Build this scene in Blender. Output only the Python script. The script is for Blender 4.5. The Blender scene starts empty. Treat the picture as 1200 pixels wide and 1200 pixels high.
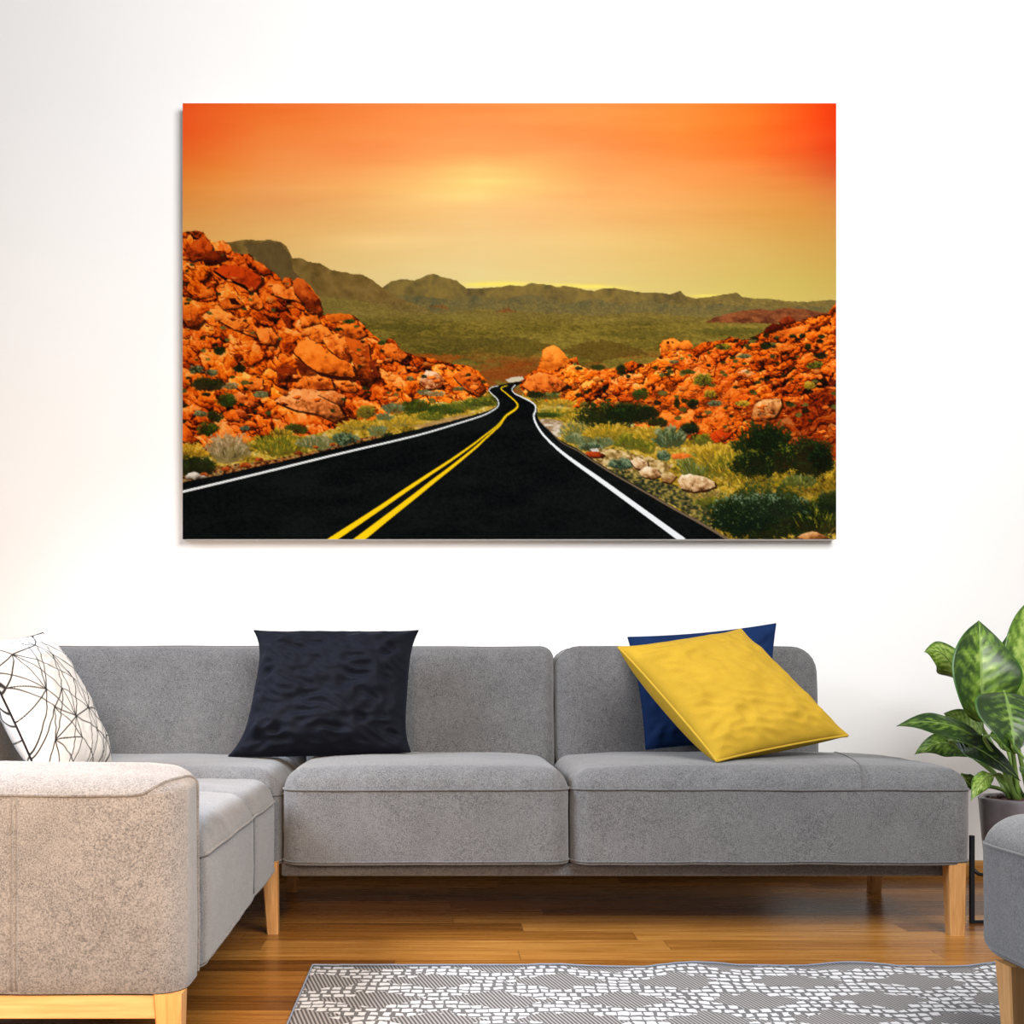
import bpy, bmesh, math, random
import numpy as np
from mathutils import Vector, Matrix, noise

C = bpy.context.scene.collection
PI = math.pi
def V(*a): return Vector(a)

# ---------------------------------------------------------------- mesh helpers
def mesh_obj(name, verts, faces, mat, parent=None, smooth=True, uv=None):
    me = bpy.data.meshes.new(name)
    me.from_pydata([tuple(v) for v in verts], [], faces)
    me.validate(); me.update()
    bm = bmesh.new(); bm.from_mesh(me); bmesh.ops.recalc_face_normals(bm, faces=bm.faces); bm.to_mesh(me); bm.free()
    if smooth: me.polygons.foreach_set('use_smooth', [True]*len(me.polygons))
    me.materials.append(mat)
    o = bpy.data.objects.new(name, me); C.objects.link(o)
    if parent is not None: o.parent = parent; o.matrix_parent_inverse = parent.matrix_world.inverted() if False else Matrix.Translation(parent.location).inverted() @ Matrix.Identity(4) if parent.parent is None and parent.type == 'EMPTY' else Matrix.Identity(4)
    return o

class MB:                                                    # gathers shapes for ONE mesh object
    def __init__(s): s.v = []; s.f = []
    def add(s, verts, faces):
        k = len(s.v); s.v += [tuple(p) for p in verts]; s.f += [tuple(i+k for i in f) for f in faces]; return s
    def grid(s, rows, closed=False):
        n = len(rows); m = len(rows[0]); vs = [p for r in rows for p in r]; fs = []
        for i in range(n-1):
            for j in range(m if closed else m-1):
                a = i*m+j; b = i*m+(j+1) % m; fs.append((a, b, b+m, a+m))
        return s.add(vs, fs)
    def tube(s, pts, r, n=8, closed=False, cap=True):
        pts = [Vector(p) for p in pts]; N = len(pts); rings = []
        rr = r if hasattr(r, '__len__') else [r]*N
        up = None
        for i in range(N):
            a = pts[(i-1) % N] if closed or i > 0 else pts[i]; b = pts[(i+1) % N] if closed or i < N-1 else pts[i]
            d = (b-a).normalized()
            if up is None:
                up = Vector((0, 0, 1)) if abs(d.z) < .9 else Vector((1, 0, 0))
            x = d.cross(up).normalized(); up = x.cross(d).normalized()
            rings.append([pts[i]+(x*math.cos(t)+up*math.sin(t))*rr[i] for t in [2*PI*k/n for k in range(n)]])
        if closed: rings.append(rings[0])
        s.grid(rings, True)
        if not closed and cap:
            k = len(s.v)-n; s.f.append(tuple(range(k, k+n))); k0 = len(s.v)-n*N; s.f.append(tuple(range(k0, k0+n))[::-1])
        return s
    def frustum(s, c0, s0, c1, s1, bev=.004):                # tapered four-sided post from c0 (half sizes s0) to c1 with chamfered edges
        rings = []
        for c, h in ((c0, s0), (c1, s1)):
            x, y = h; b = bev
            rings.append([V(c[0]+dx, c[1]+dy, c[2]) for dx, dy in ((-x+b, -y), (x-b, -y), (x, -y+b), (x, y-b), (x-b, y), (-x+b, y), (-x, y-b), (-x, -y+b))])
        s.grid(rings, True); k = len(s.v)-16
        s.f.append(tuple(range(k, k+8))[::-1]); s.f.append(tuple(range(k+8, k+16))); return s
    def box(s, a, b, bev=.003):
        x0, y0, z0 = a; x1, y1, z1 = b
        vs, fs = rbox(x0, x1, y0, y1, z0, z1, bev, bev, bev, n=1, seg=2); return s.add(vs, fs)
    def build(s, name, mat, parent=None, smooth=True): return mesh_obj(name, s.v, s.f, mat, parent, smooth)

def rbox(x0, x1, y0, y1, z0, z1, rh, rt, rb, n=10, seg=6, crown=0., fn=None):
    """rounded block: horizontal corner radius rh, top edge height rt, bottom edge height rb, domed top"""
    def axis(a, b, ra, rb_, n):
        out = []
        for i in range(seg): out.append((a+ra*(1-math.cos(PI/2*i/seg)) if False else a+ra*i/seg))
        for i in range(n+1): out.append(a+ra+(b-rb_-a-ra)*i/n)
        for i in range(1, seg+1): out.append(b-rb_+rb_*i/seg)
        return out
    ax = axis(x0, x1, rh, rh, n); ay = axis(y0, y1, rh, rh, n); az = axis(z0, z1, rb, rt, max(2, n//2))
    idx = {}; vs = []; fs = []
    def proj(p):
        x, y, z = p
        cx = min(max(x, x0+rh), x1-rh); cy = min(max(y, y0+rh), y1-rh); cz = min(max(z, z0+rb), z1-rt)
        dx = (x-cx)/rh; dy = (y-cy)/rh; dz = (z-cz)/(rt if z > cz else rb)
        m = max(abs(dx), abs(dy), abs(dz)); l = math.sqrt(dx*dx+dy*dy+dz*dz)
        if l > 1e-9:
            k = m/l; dx *= k; dy *= k; dz *= k
        q = [cx+dx*rh, cy+dy*rh, cz+dz*(rt if z > cz else rb)]
        if crown:
            u = (q[0]-(x0+x1)/2)/((x1-x0)/2); w = (q[1]-(y0+y1)/2)/((y1-y0)/2)
            k = max(0, (q[2]-(z1-rt))/rt); q[2] += crown*k*(1-u**4)*(1-w**4)
        q = Vector(q)
        return fn(q) if fn else q
    def vid(p):
        key = (round(p[0], 5), round(p[1], 5), round(p[2], 5))
        if key not in idx: idx[key] = len(vs); vs.append(proj(p))
        return idx[key]
    def face(A, B, mk):
        for i in range(len(A)-1):
            for j in range(len(B)-1):
                fs.append(tuple(vid(mk(a, b)) for a, b in ((A[i], B[j]), (A[i+1], B[j]), (A[i+1], B[j+1]), (A[i], B[j+1]))))
    face(ax, ay, lambda a, b: (a, b, z0)); face(ax, ay, lambda a, b: (a, b, z1))
    face(ax, az, lambda a, b: (a, y0, b)); face(ax, az, lambda a, b: (a, y1, b))
    face(ay, az, lambda a, b: (x0, a, b)); face(ay, az, lambda a, b: (x1, a, b))
    return vs, fs

def rrect(x0, x1, y0, y1, r, seg=6, n=12):                   # closed rounded rectangle in two coordinates
    pts = []
    for cx, cy, a0 in ((x1-r, y0+r, -PI/2), (x1-r, y1-r, 0), (x0+r, y1-r, PI/2), (x0+r, y0+r, PI)):
        for i in range(seg+1): a = a0+PI/2*i/seg; pts.append((cx+r*math.cos(a), cy+r*math.sin(a)))
    out = []
    for i in range(len(pts)):
        a = pts[i]; b = pts[(i+1) % len(pts)]; d = math.hypot(b[0]-a[0], b[1]-a[1]); k = max(1, int(d/.05))
        out += [(a[0]+(b[0]-a[0])*t/k, a[1]+(b[1]-a[1])*t/k) for t in range(k)]
    return out

def thing(name, label, cat, loc=(0, 0, 0), group=None):
    o = bpy.data.objects.new(name, None); o.empty_display_size = .1; o.location = loc; C.objects.link(o)
    o['label'] = label; o['category'] = cat
    if group: o['group'] = group
    return o
def tag(o, label, cat, group=None):
    o['label'] = label; o['category'] = cat
    if group: o['group'] = group
    return o

# ---------------------------------------------------------------- material helpers
def lin(c): return tuple(((v/255.)/12.92 if v/255. <= .04045 else ((v/255.+.055)/1.055)**2.4) for v in c)
class NT:
    def __init__(s, name):
        s.m = bpy.data.materials.new(name); s.m.use_nodes = True; s.t = s.m.node_tree; s.n = s.t.nodes; s.b = s.n['Principled BSDF']
    def node(s, typ, **kw):
        n = s.n.new(typ)
        for k, v in kw.items():
            if k.startswith('_'): setattr(n, k[1:], v)
            else: n.inputs[k.replace('__', ' ')].default_value = v
        return n
    def link(s, a, b): s.t.links.new(a, b)
    def math(s, op, a, b=None, c=None, clamp=False):
        n = s.n.new('ShaderNodeMath'); n.operation = op; n.use_clamp = clamp
        for i, v in enumerate((a, b, c)):
            if v is None: continue
            if isinstance(v, (int, float)): n.inputs[i].default_value = v
            else: s.link(v, n.inputs[i])
        return n.outputs[0]
    def mix(s, f, a, b, blend='MIX'):
        n = s.n.new('ShaderNodeMix'); n.data_type = 'RGBA'; n.blend_type = blend
        for sock, v in ((n.inputs[0], f), (n.inputs[6], a), (n.inputs[7], b)):
            if isinstance(v, (int, float)): sock.default_value = v
            elif isinstance(v, tuple): sock.default_value = v+(1.,) if len(v) == 3 else v
            else: s.link(v, sock)
        return n.outputs[2]
    def ramp(s, f, stops, interp='LINEAR'):
        n = s.n.new('ShaderNodeValToRGB'); n.color_ramp.interpolation = interp; e = n.color_ramp.elements
        while len(e) < len(stops): e.new(.5)
        for el, (p, c) in zip(e, stops): el.position = p; el.color = tuple(c)+(1.,)
        s.link(f, n.inputs[0]); return n.outputs[0]
    def coords(s, scale=(1, 1, 1), kind='Object'):
        tc = s.n.new('ShaderNodeTexCoord'); mp = s.n.new('ShaderNodeMapping'); mp.inputs['Scale'].default_value = scale
        s.link(tc.outputs[kind], mp.inputs[0]); return mp.outputs[0]
    def noise(s, co, scale, detail=3, rough=.5):
        n = s.n.new('ShaderNodeTexNoise'); n.inputs['Scale'].default_value = scale; n.inputs['Detail'].default_value = detail; n.inputs['Roughness'].default_value = rough
        s.link(co, n.inputs['Vector']); return n.outputs['Fac']
    def bump(s, h, strength=.3, dist=.002):
        n = s.n.new('ShaderNodeBump'); n.inputs['Strength'].default_value = strength; n.inputs['Distance'].default_value = dist
        s.link(h, n.inputs['Height']); s.link(n.outputs[0], s.b.inputs['Normal'])
    def base(s, v):
        if isinstance(v, tuple): s.b.inputs['Base Color'].default_value = v+(1.,)
        else: s.link(v, s.b.inputs['Base Color'])
    def set(s, **kw):
        for k, v in kw.items(): s.b.inputs[k.replace('__', ' ')].default_value = v
        return s

# ---------------------------------------------------------------- the desert road picture (flat print), drawn with numpy
import numpy as np

def paint_picture(W=766, H=511, S=2, X0=214.0, Y0=121.0):
    rng = np.random.default_rng(7)
    w, h = W*S, H*S
    yy, xx = np.mgrid[0:h, 0:w].astype(np.float32)
    PX = X0 + (xx+.5)/S; PY = Y0 + (yy+.5)/S          # drawing units
    img = np.zeros((h, w, 3), np.float32)

    def hashgrid(ix, iy, seed):
        n = (ix.astype(np.int64)*374761393 + iy.astype(np.int64)*668265263 + seed*974634777) & 0xffffffff
        n = ((n ^ (n >> 13))*1274126177) & 0xffffffff
        n = ((n ^ (n >> 16))*2246822519) & 0xffffffff
        return ((n ^ (n >> 15)) & 0xffff).astype(np.float32)/65535.0
    def vnoise(x, y, seed=0):
        ix = np.floor(x); iy = np.floor(y); fx = x-ix; fy = y-iy
        fx = fx*fx*(3-2*fx); fy = fy*fy*(3-2*fy)
        a = hashgrid(ix, iy, seed); b = hashgrid(ix+1, iy, seed); c = hashgrid(ix, iy+1, seed); d = hashgrid(ix+1, iy+1, seed)
        return (a*(1-fx)+b*fx)*(1-fy)+(c*(1-fx)+d*fx)*fy
    def fbm(x, y, seed=0, oct=4, gain=.5):
        s = 0; amp = 1; tot = 0
        for o in range(oct):
            s = s+amp*vnoise(x*2**o, y*2**o, seed+o*17); tot += amp; amp *= gain
        return s/tot
    def voronoi(x, y, seed=0):
        ix = np.floor(x); iy = np.floor(y)
        f1 = np.full(x.shape, 9., np.float32); f2 = f1.copy()
        cx = np.zeros_like(f1); cy = np.zeros_like(f1); dx1 = np.zeros_like(f1); dy1 = np.zeros_like(f1)
        for j in (-1, 0, 1):
            for i in (-1, 0, 1):
                gx = ix+i; gy = iy+j
                px = gx+.1+.8*hashgrid(gx, gy, seed); py = gy+.1+.8*hashgrid(gx, gy, seed+5)
                dx = x-px; dy = y-py; d = np.sqrt(dx*dx+dy*dy)
                m = d < f1
                f2 = np.where(m, f1, np.minimum(f2, d))
                f1 = np.where(m, d, f1); cx = np.where(m, gx, cx); cy = np.where(m, gy, cy)
                dx1 = np.where(m, dx, dx1); dy1 = np.where(m, dy, dy1)
        return f1, f2, cx, cy, dx1, dy1
    def sm(a, b, x):
        t = np.clip((x-a)/(b-a), 0, 1); return t*t*(3-2*t)
    C = lambda *c: np.array(c, np.float32)/255.
    def ramp(t, stops):
        t = np.clip(t, stops[0][0], stops[-1][0]); xs = [s[0] for s in stops]
        return np.stack([np.interp(t, xs, [s[1][k]/255. for s in stops]) for k in range(3)], -1).astype(np.float32)
    def polymask(pts, x=None, y=None):
        x = PX if x is None else x; y = PY if y is None else y
        m = np.zeros(x.shape, bool); n = len(pts)
        for i in range(n):
            (x1, y1), (x2, y2) = pts[i], pts[(i+1) % n]
            if y1 == y2: continue
            c = ((y1 > y) != (y2 > y)) & (x < (x2-x1)*(y-y1)/(y2-y1)+x1)
            m ^= c
        return m
    def window(x0, y0, x1, y1):
        a = max(0, int((x0-X0)*S)-1); b = min(w, int((x1-X0)*S)+2); c = max(0, int((y0-Y0)*S)-1); d = min(h, int((y1-Y0)*S)+2)
        return (slice(c, d), slice(a, b)) if b > a and d > c else None
    def bbox(pts): 
        return min(p[0] for p in pts), min(p[1] for p in pts), max(p[0] for p in pts), max(p[1] for p in pts)
    def fill(pts, col, jitter=0, seed=0, alpha=1., tex=None):
        wd = window(*bbox(pts))
        if wd is None: return
        x, y = PX[wd], PY[wd]
        if jitter:
            x = x+(fbm(x*.25, y*.25, seed, 3)-.5)*2*jitter; y = y+(fbm(x*.25+9, y*.25+5, seed+3, 3)-.5)*2*jitter
        m = polymask(pts, x, y)
        c = col(PX[wd], PY[wd]) if callable(col) else np.broadcast_to(C(*col), m.shape+(3,))
        sub = img[wd]; sub[m] = sub[m]*(1-alpha)+c[m]*alpha
    def line(pts, widths, col):
        pts = np.array(pts, float); d = np.gradient(pts, axis=0); n = np.stack([-d[:, 1], d[:, 0]], 1); n /= np.linalg.norm(n, axis=1)[:, None]+1e-9
        wv = np.array(widths)[:, None]/2
        fill([tuple(p) for p in pts+n*wv]+[tuple(p) for p in (pts-n*wv)[::-1]], col)
    def smooth(pts, k=8):
        p = np.array(pts, float); out = []
        for i in range(len(p)-1):
            p0 = p[max(i-1, 0)]; p1 = p[i]; p2 = p[i+1]; p3 = p[min(i+2, len(p)-1)]
            for t in np.linspace(0, 1, k, endpoint=False):
                out.append(.5*((2*p1)+(-p0+p2)*t+(2*p0-5*p1+4*p2-p3)*t*t+(-p0+3*p1-3*p2+p3)*t**3))
        out.append(p[-1]); return np.array(out)

    # ---- sky: colour grid
    gx = [214, 260, 310, 410, 500, 560, 620, 700, 800, 880, 940, 980]
    gy = [121, 150, 175, 200, 220, 245, 270, 300, 330, 352]
    G = [
     [(255,90,32),(255,106,38),(255,122,46),(255,138,66),(255,148,74),(255,150,76),(255,152,78),(255,150,74),(255,142,60),(255,122,40),(252,92,26),(240,66,18)],
     [(253,92,32),(255,110,42),(255,130,54),(255,142,68),(255,146,76),(255,148,80),(255,150,80),(255,148,74),(255,138,56),(255,116,36),(246,86,26),(234,60,18)],
     [(251,108,40),(254,124,50),(255,140,66),(255,148,78),(255,162,90),(255,166,94),(255,160,90),(255,146,78),(253,138,62),(248,120,46),(236,92,34),(226,64,22)],
     [(248,132,52),(251,144,60),(253,154,78),(254,166,92),(255,188,108),(255,204,118),(255,192,110),(252,166,94),(245,148,76),(236,136,64),(228,112,50),(216,92,44)],
     [(243,146,62),(247,156,74),(249,164,90),(252,178,100),(255,204,122),(255,216,130),(255,202,122),(248,176,104),(240,160,86),(230,148,72),(222,130,58),(214,112,54)],
     [(236,158,78),(240,168,88),(242,174,102),(244,184,110),(248,196,122),(248,200,130),(246,194,126),(242,184,112),(234,170,96),(224,158,78),(218,148,68),(212,140,66)],
     [(232,166,86),(235,174,96),(238,182,106),(241,192,118),(243,200,130),(242,202,134),(240,196,128),(236,190,118),(228,178,102),(220,168,88),(212,158,76),(208,152,74)],
     [(230,176,94),(232,184,104),(234,190,116),(236,200,128),(238,206,138),(236,206,140),(234,202,134),(230,196,124),(222,186,108),(214,178,98),(208,168,86),(204,162,80)],
     [(228,184,104),(230,190,112),(232,196,124),(232,204,136),(232,208,142),(232,210,142),(230,206,136),(224,200,126),(216,190,112),(208,184,98),(204,178,90),(202,172,84)],
     [(228,190,112),(230,196,118),(232,202,130),(232,208,138),(234,212,140),(238,218,134),(232,210,130),(226,204,120),(218,196,112),(212,190,100),(208,184,96),(206,180,96)]]
    G = np.array(G, np.float32)/255.
    ys = np.interp(PY[:, 0], gy, np.arange(len(gy))); xs = np.interp(PX[0], gx, np.arange(len(gx)))
    iy = np.clip(np.floor(ys).astype(int), 0, len(gy)-2); ix = np.clip(np.floor(xs).astype(int), 0, len(gx)-2)
    fy = (ys-iy)[:, None, None]; fx = (xs-ix)[None, :, None]
    img[:] = (G[iy][:, ix]*(1-fx)+G[iy][:, ix+1]*fx)*(1-fy)+(G[iy+1][:, ix]*(1-fx)+G[iy+1][:, ix+1]*fx)*fy
    st = fbm(PX*.006+2, PY*.05, 3, 4)-.5
    fade = sm(330, 200, PY)
    img += (st*.085*(.35+.65*fade))[..., None]*np.array([.4, 1., .8], np.float32)
    g = np.exp(-(((PX-575)/60)**2+((PY-213)/4)**2))*.05+np.exp(-(((PX-545)/48)**2+((PY-229)/6)**2))*.05+np.exp(-(((PX-560)/55)**2+((PY-198)/4)**2))*.02
    img += g[..., None]*np.array([.0, .8, .4], np.float32)
    # pale wisps low in the sky
    g = np.exp(-(((PX-440)/60)**2+((PY-283)/9)**2))*.035
    img += g[..., None]

    # ---- bright gap of sky behind the ridge
    for cx_, cy_, sx_, sy_, a_ in ((590, 333, 34, 3.2, .8), (560, 334, 20, 2.5, .6), (690, 336, 26, 2.4, .8), (655, 334, 25, 2, .5), (830, 347, 22, 2, .6), (720, 338, 20, 2, .4)):
        k = (np.exp(-(((PX-cx_)/sx_)**2+((PY-cy_)/sy_)**2))*a_)[..., None]
        img = img*(1-k)+C(255, 236, 96)*k

    # ---- distant mountains
    def ridge_col(seed, lo, hi, base_y, top_tint):
        def f(x, y):
            r1 = 1-np.abs(2*fbm(x*.045+y*.02, y*.035-x*.008, seed, 3)-1)      # spurs and gullies
            r2 = 1-np.abs(2*fbm(x*.11-y*.05, y*.06+x*.02, seed+40, 3)-1)
            n = fbm(x*.3, y*.4, seed+60, 4, .6)
            t = .62*r1+.36*r2+.35*n-.30
            c = ramp(t, [(.28, lo), (.52, tuple((p+q)/2 for p, q in zip(lo, hi))), (.82, hi)])
            k = sm(base_y-22, base_y+6, y)[..., None]
            return c*(1-k*.7)+C(122, 104, 52)*k*.7
        return f
    R1 = [(214,300),(255,286),(268,284),(280,282),(290,281),(305,282),(316,281),(330,284),(336,289),(340,296),(343,303),(352,302),(362,307),(375,309),(390,317),(402,319),(412,321),(425,322),(436,328),(448,337),(470,350),(500,362),(520,372),(214,380)]
    R0 = [(440,342),(450,336),(458,330),(472,327),(486,329),(496,325),(502,322),(508,321),(520,325),(535,329),(546,338),(560,338),(575,337),(590,336),(600,334),(612,336),(624,331),(632,333),(645,334),(652,337),(662,335),(675,337),(685,340),(697,341),(708,338),(720,338),(735,340),(750,343),(770,343),(785,345),(797,341),(803,347),(815,350),(830,348),(850,345),(862,343),(870,348),(885,350),(900,350),(920,353),(945,354),(965,352),(980,352),(980,380),(440,380)]
    fill(R0, ridge_col(11, (92,78,44), (136,112,54), 366, None), .8, 3)
    fill([(430,352),(470,345),(500,348),(530,352),(556,346),(590,352),(616,344),(640,349),(664,356),(700,350),(724,358),(760,352),(800,360),(840,356),(900,362),(980,358),(980,384),(430,384)], ridge_col(21, (78,78,54), (118,102,56), 372, None), 1.5, 5, .8)
    fill(R1, ridge_col(31, (92,70,30), (130,102,50), 365, None), .8, 9)
    fill([(285,286),(316,283),(330,286),(340,298),(345,318),(360,335),(330,330),(300,305)], (66,54,36), 2, 8, .45)
    # fan of slopes and the olive plain
    def plain(x, y):
        n = fbm(x*.014, y*.12, 51, 4, .55); n2 = fbm(x*.22, y*.6, 61, 4, .7)
        n3 = fbm(x*.012+7, y*.05, 71, 3)
        t = n*.38+n2*.46+n3*.22
        c = ramp(t, [(.32, (80,70,22)), (.5, (116,98,34)), (.62, (132,112,42)), (.78, (160,136,58))])
        k = sm(366, 385, y)[..., None]
        c = c*k+(c*.35+C(124, 104, 50)*.65)*(1-k)
        r = sm(.52, .66, fbm(x*.03+3, y*.12, 81, 4))*sm(404, 432, y)*.85
        r = np.maximum(r, sm(418, 440, y)*.7*sm(.35, .6, fbm(x*.04, y*.2, 82, 3)))[..., None]
        c = c*(1-r)+C(138, 66, 20)*r
        return c
    fill([(214,360),(340,345),(420,352),(470,366),(520,368),(560,362),(620,366),(700,370),(760,366),(820,372),(900,374),(980,372),(980,470),(214,470)], plain, 2, 13)
    for p, c, a in (([(430,385),(470,378),(520,382),(480,392)], (84,74,26), .7), ([(655,412),(680,402),(706,398),(735,404),(760,414),(700,424)], (92,70,22), .75), ([(560,402),(612,396),(640,404),(620,420),(570,412)], (92,76,24), .7),
                    ([(500,402),(560,396),(600,402),(540,410)], (88,74,26), .6), ([(470,418),(505,414),(545,418),(520,428)], (168,76,18), .6), ([(560,436),(610,424),(660,436),(620,448),(575,446)], (140,66,18), .6), ([(580,366),(595,360),(606,366)], (132,70,30), .6), ([(500,358),(520,356),(528,362)], (132,74,30), .5),
                    ([(625,416),(640,402),(655,410)], (96,74,22), .6), ([(430,398),(480,392),(560,398),(600,394),(640,399),(560,405),(480,402)], (92,78,28), .5), ([(690,392),(760,386),(820,392),(760,397)], (96,84,30), .5), ([(800,388),(850,383),(900,386),(860,394)], (80,78,28), .5), ([(470,372),(540,368),(600,372),(540,376)], (132,118,50), .4)):
        fill(p, c, 3, 17, a)
    fill([(826,378),(838,372),(850,368),(870,364),(892,362),(905,364),(918,361),(940,362),(960,366),(985,368),(985,380),(900,379)], lambda x, y: ramp(fbm(x*.08, y*.2, 91, 4), [(.3, (92,46,26)), (.7, (146,80,42))]), 1, 19)

    far = sm(300, 330, PY)*sm(470, 420, PY)*sm(.0, .02, 1-img[..., 0])
    gr = (fbm(PX*.5, PY*.9, 93, 3, .7)-.5)*(PY > 352)
    img += (gr*.22*far)[..., None]*np.array([1., .9, .5], np.float32)

    # ---- rock slopes
    def rock(angle, seed, scale, bright):
        ca, sa = np.cos(angle), np.sin(angle)
        def f(x, y):
            wx = x+(fbm(x*.06, y*.06, seed, 3)-.5)*16; wy = y+(fbm(x*.06+9, y*.06, seed+1, 3)-.5)*16
            wx = wx+(fbm(x*.3, y*.3, seed+7, 2)-.5)*5; wy = wy+(fbm(x*.3+4, y*.3, seed+8, 2)-.5)*5
            u = wx*ca+wy*sa; v = -wx*sa+wy*ca
            tot = 0
            crack = np.ones_like(x)
            for sc, an, wt, sd in ((scale*1.5, 2.0, .50, 1), (scale*.62, 2.0, .42, 2), (scale*.26, 1.7, .20, 3)):
                f1, f2, cx_, cy_, dx, dy = voronoi(u/(sc*an), v/sc, seed+sd*31)
                nx = hashgrid(cx_, cy_, seed+sd)-.5; ny = hashgrid(cx_, cy_, seed+sd+50)-.5
                bx = dx*ca-dy*sa; by = dx*sa+dy*ca
                lit = 1.0*ny-1.2*by-.35*bx+.35*nx
                tot = tot+wt*lit
                if sd < 3:
                    depth = sm(.35, .7, fbm(x*.09, y*.09, seed+sd*5, 2))
                    crack = np.minimum(crack, 1-depth*(1-sm(.0, .16, f2-f1)))
            bed = fbm(u*.05, v*.55, seed+66, 3)-.5             # bedding streaks
            tot = tot+bed*.55+(fbm(x*.45, y*.45, seed+77, 3)-.5)*.5+(fbm(x*.025, y*.03, seed+88, 3)-.5)*.6
            t = .61+tot*.66+bright
            t = t*(.22+.78*crack)
            c = ramp(t, [(.06, (16,5,2)), (.22, (70,18,2)), (.38, (158,46,2)), (.50, (212,78,4)), (.64, (238,104,10)), (.82, (250,132,28)), (1.05, (255,180,84))])
            hue = (fbm(x*.018, y*.022, seed+99, 2)-.5)[..., None]
            c = c*(1+hue*np.array([.15, .4, .2], np.float32))
            k = (sm(.56, .72, fbm(x*.16, y*.3, seed+110, 3))*sm(.5, .6, t)*.55)[..., None]
            c = c*(1-k)+c*C(255, 205, 175)*1.12*k*.6+C(250, 170, 100)*k*.4
            return c
        return f
    LR = [(200,276),(214,272),(222,271),(230,270),(238,272),(245,280),(252,284),(258,283),(263,282),(270,288),(275,297),(284,298),(293,297),(300,306),(308,309),(315,315),(325,322),(333,332),(336,326),(341,326),(344,330),(349,325),(356,328),(365,337),(375,350),(378,362),(381,368),(392,368),(405,368),(415,370),(425,380),(433,388),(440,394),(450,402),(456,396),(462,398),(470,410),(490,418),(505,420),(520,424),(533,427),(545,428),(560,434),(570,446),(575,458),(577,470),(560,476),(500,486),(430,500),(350,512),(290,520),(214,548),(200,548)]
    fill(LR, rock(.62, 101, 15, .02), 1.2, 23)
    RR = [(608,452),(612,444),(618,440),(630,432),(634,420),(636,411),(641,407),(648,404),(655,408),(661,414),(666,421),(672,419),(677,421),(679,428),(690,433),(700,434),(714,432),(728,430),(733,425),(741,423),(748,426),(758,427),(768,422),(774,416),(773,404),(778,398),(788,396),(797,400),(806,398),(812,405),(808,410),(818,404),(825,401),(836,400),(848,398),(856,395),(866,397),(874,398),(882,395),(893,390),(900,386),(912,380),(924,376),(936,377),(946,372),(956,371),(964,368),(970,367),(976,358),(990,350),(990,552),(960,546),(900,530),(850,520),(800,510),(760,500),(720,492),(680,482),(650,475),(620,468)]
    fill(RR, rock(-.42, 211, 9, -.02), 1.2, 29)
    # right end lies in reddish shade rock
    fill([(870,480),(900,468),(940,470),(985,440),(985,548),(940,540),(890,520)], (96,18,4), 6, 33, .42)
    fill([(740,470),(800,448),(860,450),(890,470),(860,500),(800,505)], (226,96,18), 6, 35, .3)

    def boulder(pts, top, mid, dark, ang=-1.2, cracks=0, seed=1, shadow=True, j=.8):
        x0, y0, x1, y1 = bbox(pts); cx_, cy_ = (x0+x1)/2, (y0+y1)/2; sx, sy = (x1-x0)/2, (y1-y0)/2
        if shadow:
            fill([(cx_+(p[0]-cx_)*1.06+sx*.08, cy_+(p[1]-cy_)*1.06+sy*.16) for p in pts], (34,9,2), j, seed+4, .85)
        def col(x, y):
            k = ((x-cx_)/sx*np.cos(ang)*.55+(y-cy_)/sy*-np.sin(ang)*.8)
            t = .5-k*.42+(fbm(x*.18, y*.18, seed, 4)-.5)*.75
            wx = x+(fbm(x*.2, y*.2, seed+6, 3)-.5)*9; wy = y+(fbm(x*.2+5, y*.2, seed+7, 3)-.5)*9
            f1, f2, a_, b_, dx, dy = voronoi(wx/15+seed, wy/9, seed+2)
            t = t-.40*(1-sm(0, .07, f2-f1))*sm(.5, .62, fbm(x*.1, y*.1, seed+9, 2))+.22*(hashgrid(a_, b_, seed)-.5)+.2*(fbm(x*.7, y*.7, seed+11, 2)-.5)
            return ramp(t, [(0., tuple(v*.35 for v in dark)), (.2, dark), (.5, mid), (.85, top)])
        fill(pts, col, j, seed)
    OT, OM, OD = (255,150,56), (232,104,20), (120,36,4)
    boulder([(214,300),(226,284),(240,276),(250,290),(244,300),(226,306)], (220,92,20), (204,70,10), (110,28,4), seed=301)
    boulder([(236,300),(248,294),(262,294),(266,304),(250,310),(240,310)], (140,40,6), (96,24,4), (40,8,2), seed=302)
    boulder([(251,317),(262,311),(280,312),(296,318),(306,324),(307,330),(299,340),(293,341),(288,334),(276,330),(262,326)], (214,66,10), (190,54,6), (120,28,4), seed=303)
    line([(251,318),(263,326),(277,332),(288,337),(294,343)], [2.5,3,3,3.4,2.5], (24,8,4))
    boulder([(316,333),(326,333),(340,340),(352,350),(356,358),(346,352),(334,350),(322,346)], (255,150,60), (236,110,26), (150,50,6), seed=304)
    boulder([(331,330),(334,325),(340,326),(342,334),(336,338)], (228,104,24), (206,78,12), (120,36,6), seed=305)
    boulder([(343,330),(349,325),(356,328),(366,340),(374,350),(378,364),(372,368),(360,362),(352,350),(345,342)], (216,94,24), (168,58,10), (78,20,4), seed=306)
    boulder([(292,346),(300,343),(307,352),(310,360),(302,363),(292,358)], OT, (240,112,24), OD, seed=307)
    boulder([(256,356),(272,343),(278,347),(286,358),(276,362),(262,362)], (250,128,36), (228,100,18), OD, seed=308)
    fill([(268,349),(276,350),(283,358),(272,357)], (46,12,4), 1, 9)
    boulder([(236,345),(242,339),(251,342),(249,348),(238,350)], (246,130,36), (222,94,14), (90,24,4), seed=309)
    boulder([(216,350),(226,356),(234,368),(240,374),(232,384),(220,382),(214,372)], (246,124,30), (226,94,14), OD, seed=310)
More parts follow.
